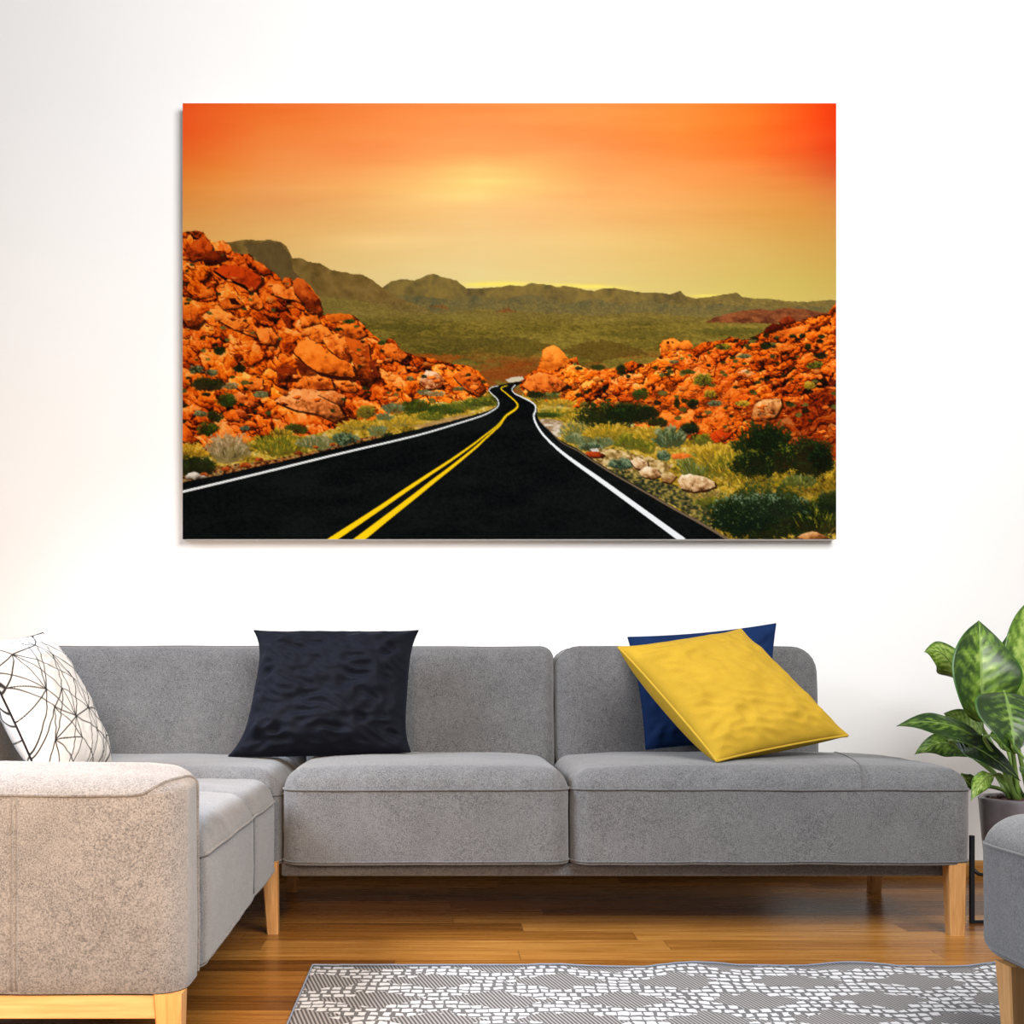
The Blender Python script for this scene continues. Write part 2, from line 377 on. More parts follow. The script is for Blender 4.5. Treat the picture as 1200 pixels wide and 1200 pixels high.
    boulder([(246,362),(258,362),(282,374),(296,386),(302,396),(286,390),(268,382),(252,372)], (255,160,64), (244,124,34), (170,64,10), seed=311)
    boulder([(274,376),(286,372),(292,380),(284,388),(274,386)], OT, (240,112,24), OD, seed=312)
    boulder([(300,386),(318,384),(328,396),(324,406),(306,402)], (250,140,48), (236,108,24), OD, seed=313)
    boulder([(352,372),(372,369),(376,378),(364,382),(353,384)], OT, (244,116,22), (150,50,6), seed=314)
    boulder([(382,369),(398,367),(412,369),(418,374),(400,378),(388,378)], (236,116,24), (214,92,14), (140,50,6), seed=315)
    boulder([(394,382),(412,378),(424,384),(430,392),(418,398),(400,392)], (244,124,30), (222,96,16), (110,36,4), seed=316)
    boulder([(356,386),(374,380),(384,384),(392,394),(380,402),(364,398)], OT, (240,112,22), OD, seed=317)
    boulder([(378,396),(396,390),(408,396),(414,414),(408,426),(396,418),(384,408)], OT, (238,108,22), (130,40,4), seed=318)
    boulder([(404,394),(418,398),(432,400),(434,420),(440,438),(430,452),(422,446),(414,424)], (220,92,16), (168,60,8), (60,16,4), seed=319)
    boulder([(432,424),(442,420),(446,440),(438,448)], (150,50,10), (104,30,6), (40,10,2), seed=320)
    boulder([(344,412),(352,400),(362,397),(370,400),(382,410),(398,420),(412,426),(416,440),(410,443),(392,441),(374,436),(360,428)], (255,142,44), (246,120,26), (190,76,10), seed=321)
    line([(370,436),(384,440),(398,443),(412,443)], [2,4,4.5,3], (50,14,4))
    fill([(346,418),(358,426),(372,434),(372,444),(352,440)], (92,28,6), 2, 14, .8)
    boulder([(324,432),(332,426),(342,428),(350,440),(348,446),(326,446)], (172,60,10), (140,42,6), (80,20,4), seed=322)
    boulder([(344,452),(356,442),(372,440),(388,444),(392,456),(374,456),(356,460)], OT, (240,112,24), OD, seed=323)
    boulder([(390,446),(410,446),(420,456),(416,460),(400,458)], OT, (236,108,20), (90,26,4), seed=324)
    boulder([(322,470),(344,456),(366,456),(384,462),(396,474),(404,488),(392,494),(370,484),(346,480)], (255,176,100), (240,134,60), (140,64,20), seed=325)
    boulder([(372,462),(392,458),(404,464),(402,476),(388,470)], (252,170,96), (226,118,44), (100,40,10), seed=326)
    boulder([(280,446),(296,442),(308,444),(308,456),(292,458)], OT, (240,112,24), OD, seed=327)
    boulder([(270,464),(282,459),(296,468),(303,474),(296,478),(284,474)], (255,158,84), (232,104,26), (120,36,6), seed=328)
    boulder([(272,480),(284,479),(280,494),(266,492),(262,484)], (250,120,26), (226,90,12), (100,26,4), seed=329)
    boulder([(276,480),(286,481),(294,489),(288,492),(280,488)], (232,120,50), (176,60,10), (90,24,4), seed=330)
    boulder([(286,496),(298,494),(304,500),(296,504),(284,502)], (250,128,36), (236,100,16), (120,30,4), seed=331)
    boulder([(214,496),(222,502),(228,512),(236,516),(224,520),(214,516)], (252,122,26), (232,92,12), (140,40,4), seed=332)
    boulder([(444,404),(460,402),(478,416),(470,424),(452,418)], (250,136,44), (236,108,24), (150,56,8), seed=333)
    boulder([(490,448),(500,434),(512,436),(522,446),(516,454),(500,456)], (255,214,170), (226,150,96), (150,60,16), seed=334)
    boulder([(530,440),(545,432),(560,440),(568,456),(560,464),(545,456)], (244,120,30), (216,86,14), (90,24,4), seed=335)
    boulder([(467,476),(476,473),(485,480),(478,486),(468,486)], (210,84,20), (178,60,10), (90,26,4), seed=336)
    # right side rocks
    boulder([(634,432),(634,420),(636,411),(641,407),(648,404),(655,408),(661,414),(668,424),(660,430),(645,434)], (255,160,56), (246,132,34), (196,86,14), seed=341, shadow=False)
    boulder([(670,420),(676,418),(677,424),(672,426)], (240,116,26), (214,90,16), (120,40,6), seed=342)
    boulder([(612,452),(618,442),(632,436),(650,440),(664,450),(650,462),(626,462)], (250,150,60), (236,112,30), (150,56,10), seed=343)
    boulder([(774,414),(774,403),(780,398),(790,397),(797,401),(806,399),(812,405),(808,410),(796,410),(786,412)], (255,158,52), (244,124,26), (170,66,10), seed=344, shadow=False)
    fill([(781,400),(784,400),(784,403),(781,403)], (40,14,4)); fill([(786,400),(790,401),(788,403)], (40,14,4))
    boulder([(893,393),(898,383),(906,379),(918,380),(914,386),(904,389)], (110,26,8), (78,16,4), (40,8,2), seed=345)
    boulder([(912,378),(918,372),(925,370),(931,375),(930,378),(922,380)], (176,64,20), (130,40,10), (60,14,4), seed=346)
    boulder([(898,396),(912,388),(930,384),(948,380),(946,388),(924,394)], OT, (240,116,26), (180,70,10), seed=347, shadow=False)
    boulder([(896,408),(910,402),(930,404),(926,410),(908,412)], (255,164,66), (242,120,30), (190,80,14), seed=348, shadow=False)
    boulder([(732,462),(746,456),(752,462),(738,470),(728,470)], (236,104,20), (214,80,10), (90,24,4), seed=349)
    boulder([(858,470),(872,462),(878,466),(868,478),(860,478)], (232,96,16), (216,78,10), (110,28,4), seed=350)
    boulder([(880,490),(884,474),(894,468),(914,467),(916,476),(908,488),(894,492)], (250,190,120), (214,132,64), (120,60,24), seed=351)
    boulder([(951,444),(966,442),(970,450),(964,454),(952,452)], (60,12,4), (36,8,4), (18,4,2), seed=352)
    boulder([(734,506),(748,494),(764,488),(790,486),(808,492),(812,506),(806,516),(790,506),(764,504),(744,508)], (250,140,48), (232,98,18), (150,50,6), seed=353)
    boulder([(832,508),(844,502),(858,506),(850,516),(834,520)], (232,84,14), (206,60,8), (120,28,4), seed=354)
    boulder([(864,436),(876,432),(884,438),(872,444)], (255,220,180), (236,150,80), (200,90,30), seed=355, shadow=False)
    for k in range(260):                                   # loose stones
        if k < 130: x = rng.uniform(640, 980); y = rng.uniform(0, 1)*(510-(400 if x > 770 else 440))+(405 if x > 770 else 442); 
        else: x = rng.uniform(216, 560); y = max(290+(x-214)*.42, 300)+rng.uniform(0, 1)*(500-max(300, 290+(x-214)*.42))
        if not polymask(LR if k >= 130 else RR, np.array([[x]]), np.array([[y]]))[0, 0]: continue
        s = rng.uniform(1.6, 4.5); a = rng.uniform(0, 6.28, 7); a.sort()
        pts = [(x+np.cos(t)*s*1.5*rng.uniform(.7, 1.2), y+np.sin(t)*s*.8*rng.uniform(.7, 1.2)) for t in a]
        b = rng.uniform(.8, 1.1)
        boulder(pts, (255*min(b, 1), 150*b, 60*b), (236*b, 104*b, 20*b), (110, 30, 4), seed=400+k, j=.3)

    # ---- plants
    def tuft(x, y, rx, ry, cols, n, seed, base=None, blade=True, alpha=.9, ln=.5):
        r = np.random.default_rng(seed)
        wd = window(x-rx*1.35, y-ry*1.25, x+rx*1.35, y+ry*.35)
        if wd is None or base is None: return
        X, Y = PX[wd], PY[wd]
        dx = (X-x)/rx; dy = (Y-(y-ry*.42))/(ry*.6)
        ang = np.arctan2(dx, -(Y-(y+ry*.25))/ry); rad = np.sqrt((X-x)**2+(Y-(y+ry*.25))**2)
        if blade: fine = fbm(ang*rx*.8+seed, rad*.10, seed, 3, .6)*.6+fbm(X*.5, Y*.5, seed+9, 2)*.4
        else: fine = fbm(X*.75, Y*.75, seed, 3, .7)
        coarse = fbm(X*.16, Y*.16, seed+3, 3)
        d = np.sqrt(dx*dx+np.where(dy > 0, dy*1.25, dy)**2)
        edge = 1.02+(fine-.5)*(1.1 if blade else .8)+(coarse-.5)*.7
        al = sm(.06, -.14, d-edge)*alpha
        hl = np.clip(.5-dy*.5, 0, 1)                             # crown catches the light
        t = .12+.50*hl+(fine-.5)*1.5+(coarse-.5)*.7
        lum = sorted([tuple(c) for c in cols], key=lambda c: c[0]*.3+c[1]*.6+c[2]*.1)
        dark = tuple(v*.32 for v in base)
        stops = [(-.1, dark), (.22, tuple(v*.8 for v in base))]+[(.40+.5*i/max(len(lum)-1, 1), c) for i, c in enumerate(lum)]
        c = ramp(t, stops)
        sub = img[wd]; sub[:] = sub*(1-al[..., None])+c*al[..., None]
        for k in range(min(n//12, 40) if blade else 0):
            q = r.uniform(-1, 1); bx = x+q*rx*.8; by = y-ry*r.uniform(.2, .75)*(1-.3*abs(q))
            cc = np.array(cols[r.integers(len(cols))], float)*r.uniform(.8, 1.15)
            L = ry*.3*r.uniform(.5, 1.1); ex = q*L*.7
            line([(bx, by), (bx+ex*.5, by-L*.55), (bx+ex, by-L)], [.7, .55, .35], tuple(np.clip(cc, 0, 255)))
    GRN = [(40,62,14),(62,84,20),(26,44,10),(84,100,30)]; DRK = [(14,28,8),(24,40,12),(8,16,6),(40,54,18)]
    YEL = [(200,156,30),(178,136,22),(218,178,52),(142,114,24),(208,170,74)]; SAGE = [(120,128,84),(92,108,72),(150,150,106),(70,88,54)]; TEAL = [(74,100,72),(104,126,92),(38,60,42),(130,146,112)]
    OLV = [(128,122,28),(96,100,22),(164,146,36),(70,78,18)]; DRY = [(170,150,110),(196,172,128),(140,120,84),(120,104,60)]
    # small scrub dotted over the slopes
    for k in range(330):
        if k < 150:
            x = rng.uniform(214, 400); y = rng.uniform(292, 500); P = LR
            if rng.uniform() > .35+.9*(x < 300): continue
        elif k < 175: x = rng.uniform(400, 570); y = rng.uniform(370, 470); P = LR
        else: x = rng.uniform(640, 980); y = rng.uniform(384, 500); P = RR
        if not polymask(P, np.array([[x]]), np.array([[y]]))[0, 0] or (630 < x < 672 and y < 440) or (342 < x < 416 and 394 < y < 444) or (770 < x < 815 and y < 414) or (876 < x < 920 and 464 < y < 494) or (248 < x < 310 and 308 < y < 344) or (k < 150 and rng.uniform() < .4): continue
        d = (y-280)/220.; s = rng.uniform(1.2, 2.6)+2.4*d*rng.uniform(0, 1)
        a = np.linspace(0, 6.28, 9, endpoint=False)
        c = [(20,26,8),(34,44,14),(66,72,26),(96,96,40),(14,16,8)][rng.integers(5)]
        fill([(x+np.cos(t)*s*1.25*rng.uniform(.7, 1.2), y+np.sin(t)*s*.75*rng.uniform(.7, 1.2)) for t in a], c, .6, k, .85)
        
    for x, y, rx, ry, cs, b in ((230,437,9,9,SAGE,(50,58,26)),(248,440,8,7,SAGE,(60,62,32)),(281,436,8,9,DRK,(26,32,12)),(257,415,7,9,DRK,(30,36,14)),(245,457,22,14,DRK,(54,52,26)),(266,476,12,15,GRN,(56,66,16)),(252,494,9,12,DRK,(28,36,10)),(245,510,12,16,GRN,(30,38,10)),(236,488,7,7,SAGE,(80,74,36)),(306,466,10,8,SAGE,(96,92,50)),(271,456,10,8,DRY,(130,110,60)),(288,504,6,5,TEAL,(90,100,66)),
                                (410,379,7,5,GRN,(40,50,18)),(398,388,5,4,DRK,(30,36,14)),(447,404,5,5,GRN,(48,56,22)),(700,433,10,6,GRN,(62,64,20)),(728,440,6,13,DRK,(38,42,12)),(736,443,3,4,DRK,(20,20,8)),(824,452,10,14,OLV,(64,62,24)),(832,466,8,10,YEL,(120,110,30)),(812,478,7,10,DRK,(14,22,8)),(793,477,4,12,DRK,(22,30,10)),(838,476,8,7,SAGE,(84,76,50)),(897,409,7,10,DRK,(20,22,8)),(847,410,8,7,OLV,(54,52,20)),(872,420,8,5,SAGE,(76,70,40)),(961,420,9,7,DRK,(16,18,8)),(955,432,9,9,OLV,(70,66,28)),(946,410,4,7,DRK,(20,20,8)),(940,396,4,5,DRK,(20,18,8)),(962,396,4,4,DRK,(22,20,8)),(928,396,4,4,DRK,(26,22,8)),(751,468,10,12,GRN,(90,66,20)),(806,438,8,5,GRN,(80,70,30)),(790,426,6,4,SAGE,(110,90,50)),(805,508,10,9,SAGE,(90,70,40)),(870,476,8,6,YEL,(130,104,24)),(948,455,7,8,YEL,(140,112,30)),(770,500,12,10,DRK,(40,36,18))):
        tuft(x, y, rx, ry, cs, int(rx*ry*.7), int(x*7+y), b, False)

    # ---- verge, left
    def verge(seed, pal):
        def f(x, y):
            n = fbm(x*.11, y*.16, seed, 5, .65)*.8+fbm(x*.6, y*.6, seed+5, 2)*.3
            return ramp(n, pal)
        return f
    VP = [(.3, (66,58,12)), (.42, (126,98,20)), (.55, (180,140,34)), (.66, (206,172,68)), (.8, (224,200,124))]
    LV = [(214,536),(236,534),(262,526),(290,518),(320,512),(350,512),(380,506),(410,496),(430,494),(452,486),(480,480),(510,472),(545,470),(566,466),(576,452),(584,460),(586,476),(570,483),(530,492),(490,504),(440,516),(400,526),(340,542),(300,550),(250,560),(214,567)]
    fill(LV, verge(501, VP), 3, 41)
    fill([(214,556),(260,546),(310,540),(360,530),(420,514),(470,504),(440,514),(340,540),(280,553),(240,562),(214,566)], lambda x, y: ramp(fbm(x*.3, y*.4, 507, 3), [(.3, (40,24,12)), (.45, (140,70,26)), (.6, (190,140,76)), (.75, (90,80,50))]), 1.5, 42)
    fill([(480,500),(520,490),(556,484),(540,492),(500,502)], (172,132,84), 1.5, 44, .8)
    for x, y, rx, ry, cs, b, n, bl in (
        (330,534,34,28,OLV+YEL[:2],(140,120,26),520,True),(268,540,26,30,DRY,(150,130,80),420,True),(222,540,20,20,YEL,(170,130,30),180,True),(228,558,24,24,DRK,(26,32,12),420,False),(372,526,22,16,SAGE+DRY,(140,124,64),260,True),
        (404,521,15,15,TEAL,(34,50,32),260,False),(442,510,12,12,SAGE,(150,136,60),120,True),(455,514,7,7,DRK,(30,46,16),60,False),(420,504,24,12,YEL,(190,160,60),200,True),(470,500,22,12,YEL,(196,170,74),180,True),(500,492,22,10,YEL,(186,164,60),170,True),
        (488,484,20,16,GRN,(66,80,20),200,False),(520,486,24,13,GRN,(84,92,26),200,False),(506,492,18,10,OLV,(110,112,36),140,False),(545,480,20,10,OLV,(130,124,44),150,True),(560,476,16,10,OLV+GRN,(120,116,44),130,False),(572,476,12,12,OLV,(90,92,30),100,False),(580,470,6,12,OLV,(90,84,26),60,False),
        (460,484,12,12,SAGE,(120,116,54),120,True),(430,490,12,14,OLV,(120,110,40),110,False),(450,492,10,8,SAGE,(130,122,60),90,True),(348,508,16,12,GRN,(70,66,20),120,False),(330,510,12,8,YEL,(150,120,30),80,True),(495,462,8,6,SAGE,(120,100,60),50,False),(510,464,10,6,DRY,(140,110,70),60,False),(538,458,8,5,SAGE,(110,94,50),40,False),(480,446,5,5,SAGE,(120,96,50),30,False)):
        tuft(x, y, rx, ry, cs, n, int(x*3+y), b, bl)
    for pts, s in (([(216,560),(222,554),(228,552),(236,556),(246,560),(230,562)], 601),):
        boulder(pts, (236,228,214), (190,178,160), (90,76,60), seed=s)
    for x, y, s in ((288,546,8),(265,550,6),(304,539,6),(350,531,5),(370,524,4),(390,521,4),(240,556,5)):
        boulder([(x-s, y+1), (x-s*.5, y-s*.5), (x+s*.4, y-s*.55), (x+s, y), (x+s*.3, y+s*.35)], (206,104,40), (160,64,16), (80,26,8), seed=int(610+x), shadow=False)

    # ---- verge, right
    RV = [(612,462),(624,466),(640,470),(660,474),(690,480),(700,486),(740,500),(772,500),(800,512),(836,520),(870,516),(900,530),(950,548),(990,556),(990,640),(845,640),(800,600),(757,575),(717,552),(693,537),(677,526),(657,517),(640,505),(632,494),(630,482),(616,470)]
    fill(RV, verge(531, [(.28, (64,58,12)), (.42, (122,98,20)), (.55, (176,136,34)), (.68, (206,170,64)), (.8, (224,196,116))]), 3, 43)
    fill([(632,480),(652,472),(668,478),(656,482),(636,486)], (206,196,150), 1.2, 45, .5)
    fill([(631,492),(640,490),(660,494),(672,498),(660,504),(656,512),(648,510),(636,500)], lambda x, y: ramp(fbm(x*.2, y*.5, 541, 3), [(.3, (150,118,84)), (.6, (206,186,160)), (.8, (232,222,206))]), 1, 46)
    fill([(684,532),(700,524),(740,530),(790,545),(770,560),(730,552),(700,544)], lambda x, y: ramp(fbm(x*.25, y*.35, 545, 3), [(.3, (120,92,40)), (.5, (186,150,90)), (.75, (224,196,140))]), 2, 47)
    fill([(705,548),(740,552),(800,572),(830,592),(840,628),(822,612),(786,590),(750,572),(722,556)], lambda x, y: ramp(fbm(x*.3, y*.45, 551, 4), [(.3, (30,36,24)), (.5, (84,80,44)), (.65, (140,120,50)), (.8, (176,150,76))]), 2, 48)
    for x, y, rx, ry, cs, b, n, bl in (
        (640,468,20,8,SAGE+OLV,(120,106,40),150,True),(626,466,10,8,DRK,(60,52,24),60,False),(655,476,22,8,YEL,(186,164,70),150,True),(650,490,24,12,OLV+YEL,(160,140,40),220,True),(672,494,18,10,YEL,(190,160,50),160,True),(640,489,14,6,GRN,(80,90,24),70,False),
        (680,514,24,22,YEL+SAGE,(150,136,56),420,True),(672,520,12,12,SAGE,(120,116,60),120,True),(712,500,38,28,DRK+GRN[:2],(24,36,10),700,False),(738,494,30,22,DRK+GRN[:1],(34,44,12),420,False),(760,490,14,14,DRK,(50,46,22),160,False),(715,514,30,18,YEL,(190,160,44),320,True),
        (700,524,20,12,SAGE,(120,118,70),200,True),(740,526,20,18,OLV,(128,118,40),320,True),(770,516,24,16,YEL,(196,156,40),260,True),(786,524,20,24,SAGE+TEAL[2:],(84,92,48),360,True),(758,530,14,12,OLV,(150,124,36),140,True),
        (777,539,10,10,TEAL,(60,92,72),150,False),(727,550,15,13,TEAL,(44,66,48),240,False),(692,528,14,9,TEAL+SAGE,(70,84,60),130,False),(808,508,11,12,DRK,(30,24,14),130,False),(822,522,13,13,OLV,(110,96,34),170,True),
        (816,560,24,28,OLV+SAGE,(110,104,34),520,True),(838,544,30,24,YEL,(170,134,36),360,True),(860,560,34,30,YEL+OLV,(160,124,28),560,True),(900,572,44,34,YEL+OLV[:1],(150,116,24),760,True),(950,580,40,36,YEL+OLV[:1],(146,112,22),700,True),(975,572,24,30,YEL,(150,116,24),300,True),
        (896,556,36,58,DRK,(40,36,12),950,True),(900,548,28,52,DRK,(22,28,10),700,False),(880,556,24,26,DRK+OLV[:1],(44,44,14),300,False),(948,558,26,46,DRK,(30,30,10),560,False),(962,552,14,34,DRK,(20,22,8),300,False),(918,550,14,30,DRK+OLV[:1],(60,48,14),220,False),(938,570,22,14,OLV+SAGE,(96,96,34),200,True),
        (860,590,26,22,YEL,(150,124,34),320,True),(826,584,18,14,YEL+DRY,(150,126,54),200,True),(840,596,24,14,OLV,(110,98,34),200,False),
        (895,632,66,62,DRK+GRN[:1]+TEAL[2:3],(14,24,12),1700,False),(872,622,40,40,TEAL[2:]+DRK,(20,36,22),500,False),(960,626,36,40,DRK+OLV,(50,50,16),560,True),(972,600,16,24,DRK+TEAL[2:3],(40,54,26),220,False),(910,606,40,26,TEAL+DRK,(44,58,34),340,False)):
        tuft(x, y, rx, ry, cs, n, int(x*3+y), b, bl)
    W1, W2, W3 = (250,232,200), (222,180,130), (130,84,44)
    boulder([(794,562),(798,557),(808,555),(824,558),(836,564),(838,570),(826,574),(812,576),(798,572)], W1, W2, W3, seed=701)
    boulder([(738,540),(748,536),(758,540),(760,548),(752,552),(744,548)], W1, W2, W3, seed=702)
    boulder([(748,552),(758,546),(770,550),(776,556),(764,561),(752,558)], W1, W2, W3, seed=703)
    boulder([(774,556),(784,552),(792,558),(786,566),(776,564)], (232,206,150), (190,150,90), W3, seed=704)
    boulder([(930,632),(940,625),(952,622),(964,626),(972,632)], (236,180,120), (196,128,66), (110,60,24), seed=705)
    boulder([(684,530),(696,528),(708,532),(706,536),(692,536)], (200,80,30), (164,50,12), (70,20,6), seed=706)
    boulder([(786,532),(800,530),(812,534),(800,538),(788,537)], (246,140,60), (226,110,34), (160,70,16), seed=707, shadow=False)
    fill([(691,526),(700,525),(702,529),(694,529)], (206,196,186))

    # ---- the road
    asph = lambda x, y: ramp(fbm(x*.5, y*.6, 801, 3)*.6+fbm(x*.02, y*.08, 802, 3)*.5, [(.3, (3,5,6)), (.75, (17,19,19))])
    road = [(214,565),(250,558),(300,547),(340,538),(400,524),(440,514),(470,507),(500,500),(530,493),(556,486),(572,481),(581,477),(583,472),(581,465),(574,459),(572,455),(580,452),(596,449),(610,447),(612,449),(603,454),(600,458),(606,463),(616,468),(626,473),(630,480),(629,487),(633,494),(644,505),(657,516),(677,526),(693,537),(717,552),(757,575),(790,594),(823,612),(855,633),(856,640),(200,640),(200,568)]
    edge = smooth([(640,500),(657,517.5),(677,528),(693,539),(717,554),(757,577),(790,596),(823,614),(858,635)], 6)
    fill(road, asph, .5, 55)
    line(edge, np.linspace(.8, 3.2, len(edge)), (112,92,70))
    for k in range(260):
        t = rng.uniform(0, 1); i = int(t*(len(edge)-1)); p = edge[i]; q = rng.uniform(2, 5+20*t)
        fill([(p[0]-q, p[1]+q*.4), (p[0]-q+.8, p[1]+q*.4), (p[0]-q+.5, p[1]+q*.4+.6)], (60,60,58), 0, 0, .5)
    fill([(592,445),(600,442),(612,441),(614,444),(608,447),(596,448)], (206,196,170), .5, 56)
    wl = smooth([(210,577),(300,555.5),(400,531),(460,517),(500,507),(540,495),(565,487),(578,480.5),(584,475),(583,468),(577,462),(573,457.5),(576,454),(584,452)], 8)
    line(wl, np.interp(np.arange(len(wl)), [0, len(wl)*.3, len(wl)*.5, len(wl)-1], [2.8, 2.0, 1.4, .9]), (232,236,236))
    wr = smooth([(604,451),(600,456),(603,461),(611,465),(621,470),(627,475),(627.5,481),(625.5,487),(628,496),(635.5,508),(647,520),(661,532),(680,546),(700,560),(740,589),(777,616),(801,633.5)], 8)
    line(wr, np.interp(np.arange(len(wr)), [0, len(wr)*.3, len(wr)*.6, len(wr)-1], [.9, 1.6, 2.6, 7.2]), (240,244,246))
    yl = smooth([(384,636.5),(389.5,632),(440,598.5),(480,571.2),(505,554.5),(530,538),(555,520.3),(565,512.5),(580,501),(587,494),(592,487.5),(598,483),(604,479),(606.5,475),(604,470.5),(599,466),(592,460),(587.5,456.5),(588,453.8),(594,451.6)], 8)
    yr = smooth([(415,636.5),(421,632),(455,605.3),(487.5,580),(508,563.6),(530,546.6),(557,524.6),(568,514.4),(585,499),(590,492),(594,487),(599,483.5),(604.5,479.5),(607,475),(604.5,470.5),(599.5,466),(592.5,460),(588,456.5),(588.5,453.9),(595,451.7)], 8)
    line(yl, np.interp(yl[:, 1], [450, 476, 490, 513, 538, 571, 600, 636], [.6, 1.5, 1.3, 1.8, 2.6, 4.2, 5.2, 7.4]), (252,206,14))
    line(yr, np.interp(yr[:, 1], [450, 476, 490, 513, 538, 571, 600, 636], [.6, 1.5, 1.3, 2.0, 3.0, 5.0, 6.4, 9.2]), (252,206,16))

    img = np.clip(img, 0, 1)
    img = img.reshape(H, S, W, S, 3).mean((1, 3))
    return img                                            # display-referred, top row first
# ---------------------------------------------------------------- materials
def felt(name, lo, hi, gs=310.):
    t = NT(name); co = t.coords()
    a = t.noise(co, gs, 2, .6); b = t.noise(co, 9, 3); c = t.noise(co, 60, 2)
    f = t.math('ADD', t.math('MULTIPLY', a, .75), t.math('MULTIPLY', t.math('ADD', b, c), .16))
    t.base(t.ramp(f, [(.36, lo), (.5, tuple((p+q)/2 for p, q in zip(lo, hi))), (.66, hi)]))
    t.set(Roughness=.95, Specular__IOR__Level=.12, Sheen__Weight=.25, Sheen__Roughness=.6)
    t.bump(a, .35, .002); return t.m
M_FELT = felt('grey_felt', (.044, .044, .047), (.158, .155, .157))
M_SEAM = felt('grey_felt_seam', (.040, .040, .042), (.125, .122, .123))
M_UNDER = felt('dark_grey_felt', (.06, .065, .075), (.17, .175, .19))

def cloth(name, col, var=.25, sheen=.4, rough=.9, scale=320., sheen_tint=(1, 1, 1)):
    t = NT(name); co = t.coords()
    a = t.noise(co, scale, 2); b = t.noise(co, 14, 4)
    f = t.math('ADD', t.math('MULTIPLY', a, .5), t.math('MULTIPLY', b, .5))
    t.base(t.ramp(f, [(.3, tuple(v*(1-var) for v in col)), (.7, tuple(min(1, v*(1+var)) for v in col))]))
    t.set(Roughness=rough, Specular__IOR__Level=.15, Sheen__Weight=sheen, Sheen__Roughness=.4)
    t.b.inputs['Sheen Tint'].default_value = tuple(sheen_tint)+(1.,)
    t.bump(a, .25, .001); return t.m
M_NAVY = cloth('navy_velvet', (.0036, .0044, .0088), .4, .035, .8, sheen_tint=(.35, .5, 1))
M_BLUE = cloth('royal_blue_velvet', (.003, .018, .075), .3, .06, .8, sheen_tint=(.3, .5, 1))
M_YELLOW = cloth('mustard_cotton', (.46, .283, .024), .10, .05, .9, sheen_tint=(1, .8, .3))
M_YPIPE = cloth('mustard_piping', (.47, .30, .03), .08, .03)
M_BLACK_CORD = cloth('black_cord', (.012, .012, .016), .2, .05)

def wood(name, lo, hi, axis=(60, 60, 3)):
    t = NT(name); co = t.coords(axis)
    a = t.noise(co, 1.6, 5, .65)
    t.base(t.ramp(a, [(.3, lo), (.7, hi)])); t.set(Roughness=.45, Specular__IOR__Level=.4); t.bump(a, .15, .001); return t.m
M_LEG = wood('light_oak', (.38, .175, .052), (.58, .31, .115))
M_RAILWOOD = wood('light_oak_rail', (.38, .215, .082), (.53, .325, .14), (3, 60, 60))
M_SKIRT = wood('honey_oak_skirting', (.36, .15, .03), (.56, .27, .07), (2, 40, 40))

def floor_mat():
    t = NT('oak_plank_floor'); tc = t.n.new('ShaderNodeTexCoord'); sp = t.n.new('ShaderNodeSeparateXYZ'); t.link(tc.outputs['Object'], sp.inputs[0])
    x, y = sp.outputs[0], sp.outputs[1]
    W = .1135
    ry = t.math('DIVIDE', t.math('ADD', y, .036), W); row = t.math('FLOOR', ry); fy = t.math('FRACT', ry)
    wn = t.n.new('ShaderNodeTexWhiteNoise'); wn.noise_dimensions = '1D'; t.link(row, wn.inputs['W'])
    rx = t.math('ADD', t.math('DIVIDE', x, 1.15), t.math('MULTIPLY', wn.outputs[0], 7.3)); col = t.math('FLOOR', rx); fx = t.math('FRACT', rx)
    cid = t.n.new('ShaderNodeCombineXYZ'); t.link(row, cid.inputs[0]); t.link(col, cid.inputs[1])
    w2 = t.n.new('ShaderNodeTexWhiteNoise'); w2.noise_dimensions = '2D'; t.link(cid.outputs[0], w2.inputs['Vector'])
    tint = w2.outputs['Value']
    gc = t.n.new('ShaderNodeCombineXYZ'); t.link(t.math('MULTIPLY', x, 2.2), gc.inputs[0]); t.link(t.math('MULTIPLY', y, 38.), gc.inputs[1]); t.link(t.math('MULTIPLY', tint, 91.), gc.inputs[2])
    g1 = t.noise(gc.outputs[0], 1.3, 6, .62)
    gc2 = t.n.new('ShaderNodeCombineXYZ'); t.link(t.math('MULTIPLY', x, 9.), gc2.inputs[0]); t.link(t.math('MULTIPLY', y, 260.), gc2.inputs[1]); t.link(t.math('MULTIPLY', tint, 37.), gc2.inputs[2])
    g2 = t.noise(gc2.outputs[0], 1., 3, .6)
    f = t.math('ADD', t.math('ADD', t.math('MULTIPLY', g1, .55), t.math('MULTIPLY', g2, .2)), t.math('MULTIPLY', t.math('SUBTRACT', tint, .5), .32))
    c = t.ramp(f, [(.16, (.10, .033, .005)), (.36, (.24, .088, .013)), (.52, (.37, .155, .029)), (.72, (.55, .285, .078))])
    ey = t.math('MINIMUM', fy, t.math('SUBTRACT', 1., fy)); ex = t.math('MULTIPLY', t.math('MINIMUM', fx, t.math('SUBTRACT', 1., fx)), 1.15/W)
    e = t.math('MINIMUM', ey, ex); gap = t.math('SUBTRACT', 1., t.math('DIVIDE', e, .018), clamp=True)
    t.base(t.mix(t.math('MULTIPLY', gap, .75), c, (.07, .025, .006)))
    t.link(t.math('ADD', .20, t.math('MULTIPLY', g1, .16)), t.b.inputs['Roughness'])
    t.set(Specular__IOR__Level=.45)
    t.bump(t.math('SUBTRACT', t.math('MULTIPLY', g2, .15), gap), .12, .002); return t.m
M_FLOOR = floor_mat()

